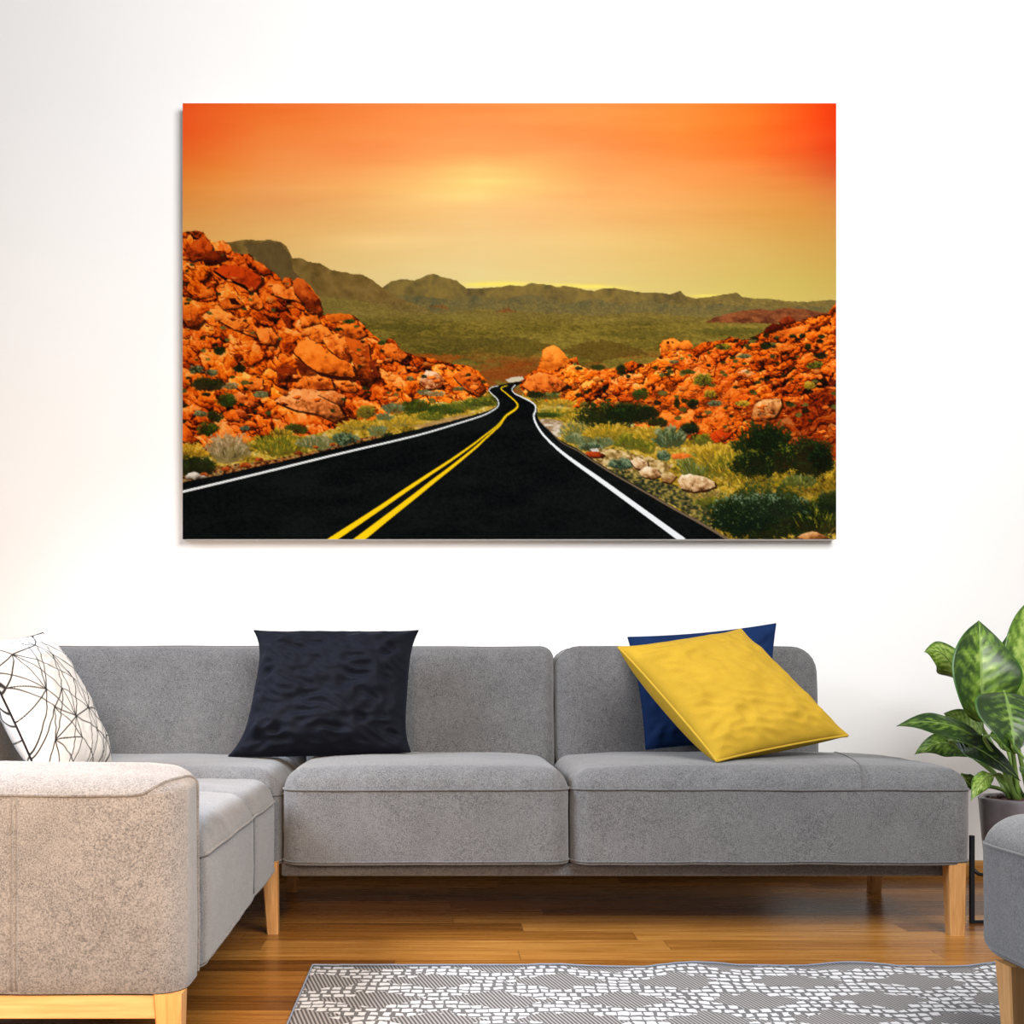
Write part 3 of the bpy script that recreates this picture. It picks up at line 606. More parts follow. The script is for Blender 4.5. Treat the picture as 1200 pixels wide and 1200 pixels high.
def wall_mat():
    t = NT('white_plaster'); co = t.coords()
    a = t.noise(co, 40, 4, .6); b = t.noise(co, 1.2, 2)
    t.base(t.ramp(b, [(.3, (.86, .855, .845)), (.7, (.89, .885, .88))])); t.set(Roughness=.9, Specular__IOR__Level=.1); t.bump(a, .12, .003); return t.m
M_WALL = wall_mat()

# ---------------------------------------------------------------- the setting
WALL_Y = 4.317
b = MB(); b.box((-6, WALL_Y, -.02), (6, WALL_Y+.12, 4.4)); w = b.build('wall_back', M_WALL, smooth=False); w['kind'] = 'structure'
b = MB(); b.box((-6, -2.4, -.06), (6, WALL_Y+.1, 0), .001); f = b.build('floor', M_FLOOR, smooth=False); f['kind'] = 'structure'
# skirting with a small rounded top
b = MB(); prof = [(0, 0), (-.016, 0), (-.016, .042), (-.013, .052), (-.006, .058), (0, .058)]
b.grid([[V(x, WALL_Y-.0005+p[0], p[1]+.0005) for p in prof] for x in (-5.98, 5.98)]); s = b.build('baseboard_back', M_SKIRT, smooth=False); s['kind'] = 'structure'

# ---------------------------------------------------------------- canvas print on the wall
KP = .72                                                     # print density
def make_print():
    W, H = 766, 511
    img = paint_picture(W, H, 2)
    l = np.where(img <= .04045, img/12.92, ((img+.055)/1.055)**2.4)*KP
    yf = WALL_Y-.050
    x0 = (214-510)*yf/1320; x1 = (980-510)*yf/1320; z1 = .762+(793-121)*yf/1320; z0 = .762+(793-632)*yf/1320
    root = thing('canvas_print', 'wide unframed canvas print of a desert road at sunset hung on the white wall', 'picture', ((x0+x1)/2, WALL_Y-.001, z0))
    t = NT('canvas_edge'); t.base((.75, .73, .70)); t.set(Roughness=.8)
    b = MB(); b.box((x0, yf, z0), (x1, WALL_Y-.002, z1), .002); b.build('stretched_canvas', t.m, root, False)
    me = bpy.data.meshes.new('printed_picture')
    gx, gz = np.meshgrid(np.linspace(x0+.0002, x1-.0002, W), np.linspace(z1-.0002, z0+.0002, H))
    co = np.stack([gx, np.full_like(gx, yf-.0006), gz], -1).reshape(-1, 3).astype(np.float32)
    me.vertices.add(W*H); me.vertices.foreach_set('co', co.ravel())
    a = (np.arange(H-1)[:, None]*W+np.arange(W-1)[None, :]).ravel()
    q = np.stack([a, a+W, a+W+1, a+1], 1).astype(np.int32)
    me.loops.add(q.size); me.loops.foreach_set('vertex_index', q.ravel())
    me.polygons.add(len(q)); me.polygons.foreach_set('loop_start', np.arange(0, q.size, 4, dtype=np.int32))
    me.update(calc_edges=True)
    ca = me.color_attributes.new('ink', 'FLOAT_COLOR', 'POINT')
    ca.data.foreach_set('color', np.concatenate([l.reshape(-1, 3), np.ones((W*H, 1))], 1).astype(np.float32).ravel())
    t = NT('print_ink'); n = t.n.new('ShaderNodeVertexColor'); n.layer_name = 'ink'; t.base(n.outputs[0]); t.set(Roughness=.8, Specular__IOR__Level=.02)
    me.materials.append(t.m)
    o = bpy.data.objects.new('printed_picture', me); C.objects.link(o); o.parent = root; o.matrix_parent_inverse = Matrix.Translation(-root.location)
    o['label'] = 'printed desert road landscape with orange sky'
make_print()

# ---------------------------------------------------------------- the corner sofa
sofa = thing('corner_sofa', 'large grey felt L-shaped corner sofa with wooden legs below the canvas', 'sofa', (0, 3.3, 0))
def soft(seed, amp=.003, sc=5.):
    def fn(q):
        d = noise.noise_vector(q*sc+Vector((seed, seed*1.7, 0)))*amp+noise.noise_vector(q*sc*3+Vector((seed, 3, 1)))*amp*.4
        return q+d
    return fn
def pipe(path, parent, r=.0042, mat=None, closed=False, name='piping'):
    b = MB(); b.tube(path, r, 6, closed); return b.build(name, mat or M_SEAM, parent)

def seat(name, x0, x1, y0, y1, zb, zp, zt, seed, rh=.075, crown=.022, nn=20, fn2=None):
    """seat block: straight sides zb..zp, rounded top zp..zt, piping round the line zp"""
    fn = soft(seed)
    def g(q):
        # the upper cover overhangs the sides by a few millimetres above the piping
        cx, cy = (x0+x1)/2, (y0+y1)/2
        q = fn(q)
        k = math.exp(-((q.z-(zp+.028))/.022)**2)           # gathers above the piping
        gth = noise.noise(V(q.x*22+seed, q.y*22, q.z*7))+.6*noise.noise(V(q.x*48+seed, q.y*48, q.z*9))
        q += V((q.x-cx)*.004/(x1-x0), (q.y-cy)*.012/(y1-y0), .002)*gth*k
        if fn2: q = fn2(q)
        return q
    vs, fs = rbox(x0, x1, y0, y1, zb, zt, rh, zt-zp+.012, .004, n=nn, seg=8, crown=crown, fn=g)
    o = MB().add(vs, fs).build(name, M_FELT, sofa)
    rr = rrect(x0-.001, x1+.001, y0-.001, y1+.001, rh)
    pipe([g(V(x, y, zp)) for x, y in rr], o, .0030, M_SEAM, True)
    pipe([g(V(x, y, zb+.012)) for x, y in rr], o, .0025, M_SEAM, True, 'lower_seam')
    return o
def wrinkle(q):                                              # small gathers under the front lip
    return q
XS = -.464
mid = seat('seat_cushion', -.452, .398, 3.30, 3.96, .207, .430, .487, 3, .06, nn=60)
right = seat('seat_cushion', .402, 1.583, 3.30, 3.96, .207, .430, .487, 7, .06, .024, nn=80)
corner = seat('seat_cushion', -1.33, -.458, 3.31, 3.96, .20, .410, .482, 11, .075, .02)
def groove(q):
    d = q.y-2.912; k = math.exp(-(d/.012)**2); n_ = math.exp(-(d/.05)**2)
    top = min(1, max(0, (q.z-.40)/.03))
    q.z -= (.007*k+.010*n_)*top
    if q.z < .3: q.z += .022*(q.y-2.24)/1.07*(.3-q.z)/.125
    q.x -= (.004*k+.003*n_)
    return q
ch = seat('seat_cushion', -1.33, XS, 2.235, 3.304, .175, .402, .462, 13, .06, .018, 64, groove)

from mathutils.bvhtree import BVHTree
def snap(path, o, off=.0012):
    t = BVHTree.FromPolygons([v.co for v in o.data.vertices], [p.vertices for p in o.data.polygons]); out = []
    for p in path:
        l, n_, i, d = t.find_nearest(Vector(p)); out.append(l+n_*off)
    return out
def dense(path, k=8):
    P = [Vector(p) for p in path]; return [P[i].lerp(P[i+1], t/k) for i in range(len(P)-1) for t in range(k)]+[P[-1]]
# cross seam of the right seat and of the chaise
pipe(snap(dense([(1.25, 3.298, .432), (1.254, 3.31, .46), (1.262, 3.35, .49), (1.28, 3.45, .51), (1.32, 3.65, .52), (1.375, 3.88, .52)]), right), right, .0016, M_SEAM, name='cross_seam')
pipe(snap(dense([(XS+.004, 2.912, .20), (XS+.004, 2.912, .40), (XS-.012, 2.912, .44), (XS-.06, 2.912, .47), (-.8, 2.912, .49), (-1.28, 2.912, .49)]), ch), ch, .0016, M_SEAM, name='cross_seam')

def back(x0, x1, y0, y1, z0, z1, seed, rx=.05, name='back_cushion', lean=.03):
    fn = soft(seed, .0025)
    def g(q):
        q = fn(q); k = (q.z-z0)/(z1-z0); q.y += lean*k-.012*math.sin(PI*min(max(k, 0), 1)); return q
    # block standing up: work in swapped axes so that the big corner radius lies in the x-z outline
    vs, fs = rbox(x0, x1, z0, z1, y0, y1, rx, .035, .035, n=14, seg=8, fn=lambda q: g(V(q.x, q.z, q.y)))
    # note: rbox z here is depth
    o = MB().add(vs, fs).build(name, M_FELT, sofa)
    rr = rrect(x0, x1, z0, z1, rx)
    pipe([g(V(x, y0+.034, z)) for x, z in rr], o, .003, M_SEAM, True)
    pipe([g(V(x, y1-.034, z)) for x, z in rr], o, .003, M_SEAM, True)
    return o
back(-.448, .413, 3.90, 4.13, .40, .866, 21, .045)
back(.421, 1.335, 3.90, 4.13, .40, .866, 23, .085)
# corner back and the back along the chaise
back(-1.50, -.455, 3.91, 4.14, .40, .868, 25, .05)
def side_back():
    fn = soft(31, .0025)
    vs, fs = rbox(2.235, 4.0, .40, .85, -1.53, -1.305, .05, .04, .04, n=14, seg=6, fn=lambda q: fn(V(q.z, q.x, q.y)))
    o = MB().add(vs, fs).build('side_backrest', M_FELT, sofa)
    pipe([fn(V(-1.345, y, z)) for y, z in rrect(2.235, 4.0, .40, .85, .05)], o, .004, M_SEAM, True)
side_back()
# armrest at the near end of the chaise
def arm():
    x0, x1, y0, y1, z0, z1 = -1.54, -.462, 2.06, 2.232, .178, .566
    fn = soft(41, .003, 4)
    def g(q):
        k = max(0, (q.z-(z0+z1)/2)/((z1-z0)/2)); u = (q.y-y0)/(y1-y0); e = min(1, max(0, (q.x-(x1-.11))/.11))
        q = fn(q); q.z += k*(.036*u-.020*e*e*u); return q
    vs, fs = rbox(x0, x1, y0, y1, z0, z1, .055, .022, .004, n=24, seg=9, crown=.004, fn=g)
    o = MB().add(vs, fs).build('armrest', M_FELT, sofa)
    path = [V(x, y0-.002, z1-.020) for x in np.linspace(x0+.06, x1-.075, 24)]
    path += [V(x1-.075+.055*t, y0+.004+.060*t*t, z1-.020+.016*t) for t in (.2, .4, .6, .8, 1)]
    path += [V(x1-.012, y1-.060, z1-.002), V(x1-.001, y1-.052, z1-.016)]
    path += [V(x1+.004, y1-.046, z) for z in np.linspace(z1-.045, z0+.01, 26)]
    P = dense(path, 3); P = [P[max(0, i-2)]*.2+P[max(0, i-1)]*.2+P[i]*.2+P[min(len(P)-1, i+1)]*.2+P[min(len(P)-1, i+2)]*.2 for i in range(len(P))]
    pipe(snap([g(p.copy()) for p in P], o, .0015), o, .0034)
    for dx in (-.774, -.765):
        pipe(snap([V(dx, y0-.0005, z) for z in np.linspace(z1-.02, z0+.01, 14)], o), o, .0018, name='upright_seam')
arm()
b = MB(); b.box((-1.52, 2.068, .133), (-.50, 2.10, .178)); b.build('front_rail', M_RAILWOOD, sofa, False)
b = MB(); b.box((-1.48, 2.11, .155), (-.500, 3.26, .205), .008); b.build('chaise_base', M_UNDER, sofa)
b = MB(); b.box((-.46, 3.366, .165), (1.525, 3.93, .2065), .008); b.build('base_rail', M_UNDER, sofa)
def leg(top, st, bot, sb, name='leg'):
    b = MB(); b.frustum(bot, sb, top, st, .003); return b.build(name, M_LEG, sofa, False)
leg((-.491, 2.088, .18), (.026, .026), (-.487, 2.088, 0.0), (.018, .019))
leg((-1.48, 2.088, .18), (.026, .026), (-1.484, 2.088, 0.0), (.018, .019))
leg((-.489, 3.335, .215), (.024, .022), (-.481, 3.345, 0.0), (.0165, .0165))
leg((1.532, 3.325, .215), (.026, .024), (1.537, 3.33, 0.0), (.0215, .02))
leg((1.545, 3.93, .215), (.024, .022), (1.552, 3.985, 0.0), (.0205, .018))
leg((-.43, 3.93, .215), (.024, .022), (-.506, 4.02, 0.0), (.018, .018)) if False else leg((-.502, 3.97, .215), (.022, .022), (-.506, 4.0, 0.0), (.018, .018))
leg((-1.47, 3.95, .215), (.022, .022), (-1.475, 3.98, 0.0), (.018, .018))

# ---------------------------------------------------------------- scatter pillows
def pillow(name, bl, br, tr, tl, T, mat, seed, label, cat='pillow', pinch=.05, wr=.006, n=72, q=.62, dent=None, colfn=None, ks=(1., 1.), pin=None, pe=2., qb=.62):
    bl, br, tr, tl = [Vector(p) for p in (bl, br, tr, tl)]
    c = (bl+br+tr+tl)/4
    nrm = ((tr-bl).cross(tl-br)).normalized()
    if nrm.y > 0: nrm = -nrm
    root = thing(name, label, cat, ((bl+br)/2)[:])
    lin_ = [math.sin(PI/2*(-1+2*i/(n-1))*.97)/math.sin(PI/2*.97) for i in range(n)]
    def pos(u, v):
        pl, pr, pb, pt = pin or (pinch,)*4
        uu = u*(1-(pr if u > 0 else pl)*(1-abs(v)**pe)*abs(u)); vv = v*(1-(pt if v > 0 else pb)*(1-abs(u)**pe)*abs(v))
        a = bl.lerp(br, (uu+1)/2); b = tl.lerp(tr, (uu+1)/2); return a.lerp(b, (vv+1)/2)
    rows_f = []; rows_b = []; uvs = []
    L = (br-bl).length
    for v in lin_:
        rf = []; rb = []
        for u in lin_:
            p = pos(u, v)
            h = (max(0, 1-abs(u)**2.4)*max(0, 1-abs(v)**2.4))**q
            e = min(1, (1-max(abs(u), abs(v)))*4.5); hb = (max(0, 1-abs(u)**2.4)*max(0, 1-abs(v)**2.4))**qb
            # gathers running in from the corners and along the lower edge, broad soft folds
            r1 = noise.noise(V(u*1.6+seed, v*3.2-u*1.2, seed*.7)); r2 = noise.noise(V(u*4+seed*2, v*7+u*2, 4)); r3 = noise.noise(V(u*9, v*5+seed, seed))
            cu = max(0, abs(u)+abs(v)-1.05)
            ang = math.atan2(v, u)
            gth = math.sin(ang*26+3*r1)*cu*.7
            low = max(0, -v-.25)*math.sin(u*17+5*r1)*.55
            d = wr*e*(r1*1.5+(.5-abs(r2))*1.5+r3*.4+gth+low)
            if dent: d += dent(u, v)*e
            k = ks[0]*T*h+d
            rf.append(p+nrm*k); rb.append(p-nrm*(ks[1]*T*hb))
        rows_f.append(rf); rows_b.append(rb)
    b = MB(); m = n
    vs = [p for r in rows_f for p in r]; fs = []
    for i in range(n-1):
        for j in range(n-1): a = i*m+j; fs.append((a, a+1, a+m+1, a+m))
    back_id = {}
    for i in range(n):
        for j in range(n):
            if i in (0, n-1) or j in (0, n-1): back_id[(i, j)] = i*m+j
            else: back_id[(i, j)] = len(vs); vs.append(rows_b[i][j])
    for i in range(n-1):
        for j in range(n-1): fs.append((back_id[(i, j)], back_id[(i+1, j)], back_id[(i+1, j+1)], back_id[(i, j+1)]))
    o = mesh_obj('cover', vs, fs, mat, root)
    if colfn:
        ca = o.data.color_attributes.new('pattern', 'FLOAT_COLOR', 'POINT'); cols = [None]*len(vs)
        for i in range(n):
            for j in range(n):
                cc = colfn(lin_[j], lin_[i]); cols[i*m+j] = cc
                cols[back_id[(i, j)]] = cc if back_id[(i, j)] == i*m+j else colfn(-lin_[j]*.93+.11, lin_[i]*.9)
        ca.data.foreach_set('color', np.array([tuple(c)+(1.,) for c in cols], np.float32).ravel())
    edge = [pos(u, -1) for u in lin_]+[pos(1, v) for v in lin_[1:]]+[pos(u, 1) for u in lin_[::-1][1:]]+[pos(-1, v) for v in lin_[::-1][1:-1]]
    return root, o, edge

def W(px, py, D): return V((px-510)*D/1320, D, .762-(py-793)*D/1320)     # ray through the lens at depth D
# navy pillow
root, o, edge = pillow('scatter_pillow', W(268, 886, 3.66), W(481, 881, 3.66), W(490, 739, 3.80), W(298, 739, 3.80), .105, M_NAVY, 2.3, 'crumpled black-navy velvet pillow propped on the corner of the sofa', pin=(.15, .09, -.02, .03), pe=4., wr=.021, n=110, q=.5, dent=lambda u, v: -.02*math.exp(-((u+.75)/.12)**2-((v+.1)/.25)**2))
pipe(edge, root, .0025, M_NAVY, True, 'seam')
# royal blue pillow
root, o, edge = pillow('scatter_pillow', W(757, 878, 3.80), W(905, 872, 3.82), W(909, 731, 3.89), W(736, 747, 3.87), .05, M_BLUE, 5.1, 'royal blue velvet pillow standing behind the yellow pillow', pinch=.05, wr=.006)
pipe(edge, root, .0025, M_BLUE, True, 'seam')
# yellow pillow
root, o, edge = pillow('scatter_pillow', W(840, 892, 3.38), W(993, 862, 3.55), W(868, 738, 3.74), W(725, 759, 3.58), .095, M_YELLOW, 8.4, 'mustard yellow pillow with piped edge leaning on the blue pillow', pin=(.03, .05, .03, .05), pe=3., wr=.009, n=100, q=.5, qb=.40, ks=(.85, 1.35))
pipe(edge, root, .005, M_YPIPE, True)
# white pillow with a net of black lines
rng = random.Random(4)
NX, NY = 6, 6
nodes = {(i, j): (-1.1+2.2*i/(NX-1)+rng.uniform(-.14, .14), -1.1+2.2*j/(NY-1)+rng.uniform(-.16, .16)) for i in range(NX) for j in range(NY)}
segs = []
for i in range(NX):
    for j in range(NY):
        for di, dj in ((1, 0), (0, 1), (1, 1), (1, -1), (1, 2), (2, -1)):
            if (i+di, j+dj) in nodes and rng.random() < (.80 if abs(di)+abs(dj) < 3 else .22): segs.append((nodes[(i, j)], nodes[(i+di, j+dj)]))
SA = np.array([s_[0] for s_ in segs]); SB = np.array([s_[1] for s_ in segs])
def netcol(u, v):
    p = np.array((u, v)); d = SB-SA; t = np.clip(((p-SA)*d).sum(1)/((d*d).sum(1)), 0, 1)
    k = np.sqrt((((SA+d*t[:, None])-p)**2).sum(1)).min()
    g = min(max((k-.0055)/.008, 0), 1); c = .02+.60*g
    return (c, c*.985, c*.96)
t = NT('white_cotton_black_net'); nn = t.n.new('ShaderNodeVertexColor'); nn.layer_name = 'pattern'; t.base(nn.outputs[0]); t.set(Roughness=.9, Specular__IOR__Level=.1)
root, o, edge = pillow('scatter_pillow', W(50, 922, 2.86), W(133, 897, 3.30), W(50, 742, 3.33), W(-30, 752, 2.84), .085, t.m, 3.3, 'white pillow with thin black line pattern at the left end of the sofa', pinch=.05, wr=.003, n=250, q=.52, colfn=netcol)
pipe(edge, root, .003, M_BLACK_CORD, True)

# ---------------------------------------------------------------- grey footstool at lower right
def ottoman():
    root = thing('ottoman', 'grey felt footstool with tapered wooden leg at the right edge of the rug', 'footstool', (1.45, 1.97, 0))
    fn = soft(53, .003)
    x0, x1, y0, y1 = 1.112, 1.78, 1.62, 2.34
    vs, fs = rbox(x0, x1, y0, y1, .185, .475, .07, .065, .05, n=16, seg=8, crown=.03, fn=fn)
    o = MB().add(vs, fs).build('seat', M_FELT, root)
    pipe([fn(V(x, y, .422)) for x, y in rrect(x0+.001, x1-.001, y0+.001, y1-.001, .07)], o, .0036, M_SEAM, True)
    pipe([fn(V(x, y, .21)) for x, y in rrect(x0+.01, x1-.01, y0+.01, y1-.01, .07)], o, .003, M_SEAM, True, 'lower_seam')
    b = MB(); b.box((x0+.05, y0+.05, .165), (x1-.05, y1-.05, .20), .008); b.build('base', M_UNDER, root)
    for sx, x in ((1, x0), (-1, x1)):
        for sy, y in ((1, y0), (-1, y1)):
            b = MB(); b.frustum((x+sx*.048, y+sy*.10, .0078), (.021, .021), (x+sx*.050, y+sy*.09, .19), (.030, .030), .003); b.build('leg', M_LEG, root, False)
ottoman()

# ---------------------------------------------------------------- rug
def rug_mat():
    t = NT('woven_rug'); tc = t.n.new('ShaderNodeTexCoord'); sp = t.n.new('ShaderNodeSeparateXYZ'); t.link(tc.outputs['Object'], sp.inputs[0])
    x, y = sp.outputs[0], sp.outputs[1]
    co = t.coords()
    wob = t.noise(co, 5., 2); wob2 = t.noise(co, 45., 2)
    yy = t.math('ADD', y, t.math('ADD', t.math('MULTIPLY', t.math('SUBTRACT', wob, .5), .05), t.math('MULTIPLY', t.math('SUBTRACT', wob2, .5), .016)))
    xx = t.math('ADD', x, t.math('MULTIPLY', t.math('SUBTRACT', wob2, .5), .012))
    RH, BW = .031, .028
    r = t.math('DIVIDE', yy, RH); row = t.math('FLOOR', r); fr = t.math('FRACT', r)
    w1 = t.n.new('ShaderNodeTexWhiteNoise'); w1.noise_dimensions = '1D'; t.link(row, w1.inputs['W'])
    c = t.math('ADD', t.math('DIVIDE', xx, BW), t.math('MULTIPLY', w1.outputs[0], 3.7)); col = t.math('FLOOR', c); fc = t.math('FRACT', c)
    cid = t.n.new('ShaderNodeCombineXYZ'); t.link(row, cid.inputs[0]); t.link(col, cid.inputs[1])
    w2 = t.n.new('ShaderNodeTexWhiteNoise'); w2.noise_dimensions = '2D'; t.link(cid.outputs[0], w2.inputs['Vector'])
    # white stitches: rounded dashes
    ey = t.math('MULTIPLY', t.math('ABSOLUTE', t.math('SUBTRACT', fr, .5)), 2.); ex = t.math('MULTIPLY', t.math('ABSOLUTE', t.math('SUBTRACT', fc, .5)), 2.)
    dash = t.math('MULTIPLY', t.math('LESS_THAN', ey, .66), t.math('LESS_THAN', ex, t.math('ADD', .50, t.math('MULTIPLY', w2.outputs[0], .44))))
    # bands of leaf-shaped lozenges where the dark warp shows
    u = t.math('ADD', t.math('MULTIPLY', x, 1/.30), t.math('MULTIPLY', t.math('FLOOR', t.math('DIVIDE', yy, .16)), .5)); v = t.math('DIVIDE', yy, .16)
    lu = t.math('ABSOLUTE', t.math('SUBTRACT', t.math('FRACT', u), .5)); lv = t.math('ABSOLUTE', t.math('SUBTRACT', t.math('FRACT', v), .5))
    loz = t.math('ADD', t.math('MULTIPLY', lu, 1.55), t.math('MULTIPLY', lv, 1.35))
    inside = t.math('LESS_THAN', t.math('ADD', loz, t.math('MULTIPLY', t.math('SUBTRACT', w2.outputs[0], .5), .30)), .66)
    # fine warp stripes inside the lozenges
    st = t.math('LESS_THAN', t.math('FRACT', t.math('DIVIDE', t.math('ADD', x, t.math('MULTIPLY', y, .25)), .0095)), .52)
    dark = t.mix(st, (.30, .285, .28), (.085, .078, .075))
    lightc = t.mix(dash, (.13, .125, .125), (.55, .545, .55))
    t.base(t.mix(inside, lightc, dark)); t.set(Roughness=.95, Specular__IOR__Level=.1)
    t.bump(dash, .4, .003); return t.m
M_RUG = rug_mat()
def rug():
    x0, x1, y0, y1 = -.322, 2.3, .9, 2.955
    nx, ny = 200, 60; top = []
    for j in range(ny+1):
        row = []
        for i in range(nx+1):
            u = i/nx; v = j/ny; x = x0+(x1-x0)*u; y = y0+(y1-y0)*v
            k = math.exp(-((y1-y)/.12)**2)
            rip = .005+.006*math.sin((x-.62)*2*PI/.42+.8)*min(1, max(0, (x-.25)/.25))*k if x > .25 else .005
            y += k*(.006*math.sin(x*9)+.008*math.sin((x-.6)*2*PI/.42)*min(1, max(0, (x-.25)/.25)) if x > .25 else 0)
            row.append(V(x, y, max(.004, rip)+.001*noise.noise(V(x*40, y*40, 0))))
        top.append(row)
    b = MB(); b.grid(top)
    m = nx+1; ring = [j for j in range(m)]+[j*m+nx for j in range(1, ny+1)]+[ny*m+j for j in range(nx-1, -1, -1)]+[j*m for j in range(ny-1, 0, -1)]
    k = len(b.v); b.v += [(b.v[i][0], b.v[i][1], .0005) for i in ring]; L = len(ring)
    for a in range(L): b.f.append((ring[a], ring[(a+1) % L], k+(a+1) % L, k+a))
    o = b.build('rug', M_RUG)
    tag(o, 'grey and white flat-woven rug on the wooden floor in front of the sofa', 'rug')
    e = [Vector(b.v[i])+V(0, 0, .001) for i in ring]
    pipe(e, o, .0024, cloth('blue_grey_binding', (.20, .23, .29), .2, .05), True, 'binding')
rug()

# ---------------------------------------------------------------- potted plant in its stand
PC = V(1.836, 3.48, 0)
def lathe(prof, n=48, c=PC):
    return [[V(c.x+r*math.cos(2*PI*k/n), c.y+r*math.sin(2*PI*k/n), z) for k in range(n)] for r, z in prof]
def leaf_mat():
    t = NT('variegated_leaf'); n = t.n.new('ShaderNodeVertexColor'); n.layer_name = 'leaf'; t.base(n.outputs[0]); t.set(Roughness=.38, Specular__IOR__Level=.45)
    t.set(Transmission__Weight=.0)
    return t.m
M_LEAF = leaf_mat()
t = NT('leaf_stalk'); t.base((.16, .26, .05)); t.set(Roughness=.45); M_STALK = t.m
def plant():
    root = thing('potted_plant', 'large green variegated houseplant in a grey pot at the right end of the sofa', 'plant', (PC.x, PC.y, .158))
    t = NT('grey_glazed_pot'); co = t.coords(); t.base(t.ramp(t.noise(co, 30, 3), [(.3, (.20, .178, .192)), (.7, (.25, .225, .24))])); t.set(Roughness=.28, Specular__IOR__Level=.5)
    b = MB(); b.grid(lathe([(.001, .158), (.105, .158), (.118, .163), (.125, .18), (.134, .26), (.143, .372), (.145, .384), (.142, .390), (.136, .388), (.133, .378), (.131, .34)]), True); b.build('pot', t.m, root)
    t = NT('bark_soil'); co = t.coords(); t.base(t.ramp(t.noise(co, 160, 3, .7), [(.35, (.02, .010, .008)), (.55, (.10, .045, .035)), (.75, (.26, .15, .13))])); t.set(Roughness=.95)
    rows = [[V(PC.x+r*math.cos(a), PC.y+r*math.sin(a), .378+.008*noise.noise(V(r*math.cos(a)*60, r*math.sin(a)*60, 1))+.006*(1-r/.132)) for a in [2*PI*k/60 for k in range(60)]] for r in [.001]+[.132*i/14 for i in range(1, 15)]]
    b = MB(); b.grid(rows, True)
    rg = random.Random(3)
    for k in range(110):                                     # bark chips
        a = rg.uniform(0, 2*PI); r = .126*math.sqrt(rg.random()); c = V(PC.x+r*math.cos(a), PC.y+r*math.sin(a), .385); s = rg.uniform(.003, .007)
        vs, fs = rbox(-s, s, -s*.7, s*.7, -s*.5, s*.5, s*.3, s*.2, s*.2, n=1, seg=1); R = Matrix.Rotation(rg.uniform(0, 6), 3, 'Z') @ Matrix.Rotation(rg.uniform(-.6, .6), 3, 'X')
        b.add([R @ v+c for v in vs], fs)
    so = b.build('soil', t.m, root)
    def leaf(base, tip, ctrl, width, side, seed, fold=.18, pale=.5, wav=.006, curl=0., dark=1., root_=None, wpk=.42):
        base, tip, ctrl, side = Vector(base), Vector(tip), Vector(ctrl), Vector(side).normalized()
        n, m = 44, 26; rows = []; cols = []
        L = (tip-base).length
        for i in range(n+1):
            t_ = i/n; p = base*(1-t_)**2+ctrl*2*t_*(1-t_)+tip*t_*t_
            d = ((ctrl-base)*(1-t_)+(tip-ctrl)*t_).normalized()
            s_ = (side-d*side.dot(d)).normalized(); up = s_.cross(d).normalized()
            a = t_/wpk if t_ < wpk else 1
            wdt = width*(math.sin(PI/2*min(1, t_/wpk))**.62 if t_ < wpk else (math.cos(PI/2*(t_-wpk)/(1-wpk))**1.05 if t_ < 1 else 0))
            row = []
            for j in range(m+1):
                s = -1+2*j/m
                vein = math.sin((t_*1.0-abs(s)*.22)*PI*2*9)
                z = fold*abs(s)*wdt-curl*s*s*wdt+wav*math.sin(t_*11+seed+s*2)*abs(s)**1.5*(wdt/width)+.0013*vein*(1-abs(s))*min(1, abs(s)*6)
                row.append(p+s_*s*wdt+up*z)
                nz = noise.noise(V(t_*9+seed, s*3.4-t_*2, seed)); n2 = noise.noise(V(t_*26-abs(s)*6, s*5, seed+4)); n3 = noise.noise(V(t_*60-abs(s)*13, s*9, seed+8))
                k = pale*1.0-.55*abs(s)**1.6+.50*nz+.40*n2+.34*n3+.20*vein*(1-abs(s)*.5)-.10
                k = min(max(k, 0), 1)
                g0 = np.array((.016, .042, .006))*dark; g1 = np.array((.125, .23, .022))*(.4+.6*dark); g2 = np.array((.46, .58, .15))
                c = g0+(g1-g0)*min(k*1.7, 1)+(g2-g1)*max(0, k*1.7-1)*.9
                if abs(s) < .05: c = c*.4+np.array((.36, .50, .16))*.6
                if abs(s) > .95: c = np.array((.05, .14, .02))
                cols.append(tuple(np.clip(c, 0, 1))+(1.,))
            rows.append(row)
        b = MB(); b.grid(rows); vs = b.v; fs = b.f
        me = bpy.data.meshes.new('leaf'); me.from_pydata(vs, [], fs); me.update()
        ca = me.color_attributes.new('leaf', 'FLOAT_COLOR', 'POINT'); ca.data.foreach_set('color', np.array(cols, np.float32).ravel())
        me.polygons.foreach_set('use_smooth', [True]*len(me.polygons)); me.materials.append(M_LEAF)
        o = bpy.data.objects.new('leaf', me); C.objects.link(o); o.parent = root; o.matrix_parent_inverse = Matrix.Translation(-root.location)
        mod = o.modifiers.new('thick', 'SOLIDIFY'); mod.thickness = .0012
        # stalk from the soil to the leaf base, running on as the midrib
        r0 = V(PC.x+(base.x-PC.x)*.22+.02*math.sin(seed*3), PC.y+(base.y-PC.y)*.22+.02*math.cos(seed*5), .372) if root_ is None else Vector(root_)
        out = []
        midp = r0.lerp(base, .55)+V(0, 0, .05)
        d0 = (ctrl-base).normalized(); hand = base-d0*min(.08, L*.4)
        for k in range(15):
            t_ = k/14; out.append(r0*(1-t_)**3+midp*3*t_*(1-t_)**2+hand*3*t_*t_*(1-t_)+base*t_**3)
        sb = MB(); sb.tube(out, [.0075-.0035*k/14 for k in range(15)], 8); sb.build('stalk', M_STALK, root)
        rb = MB(); mp_ = []; rr = []
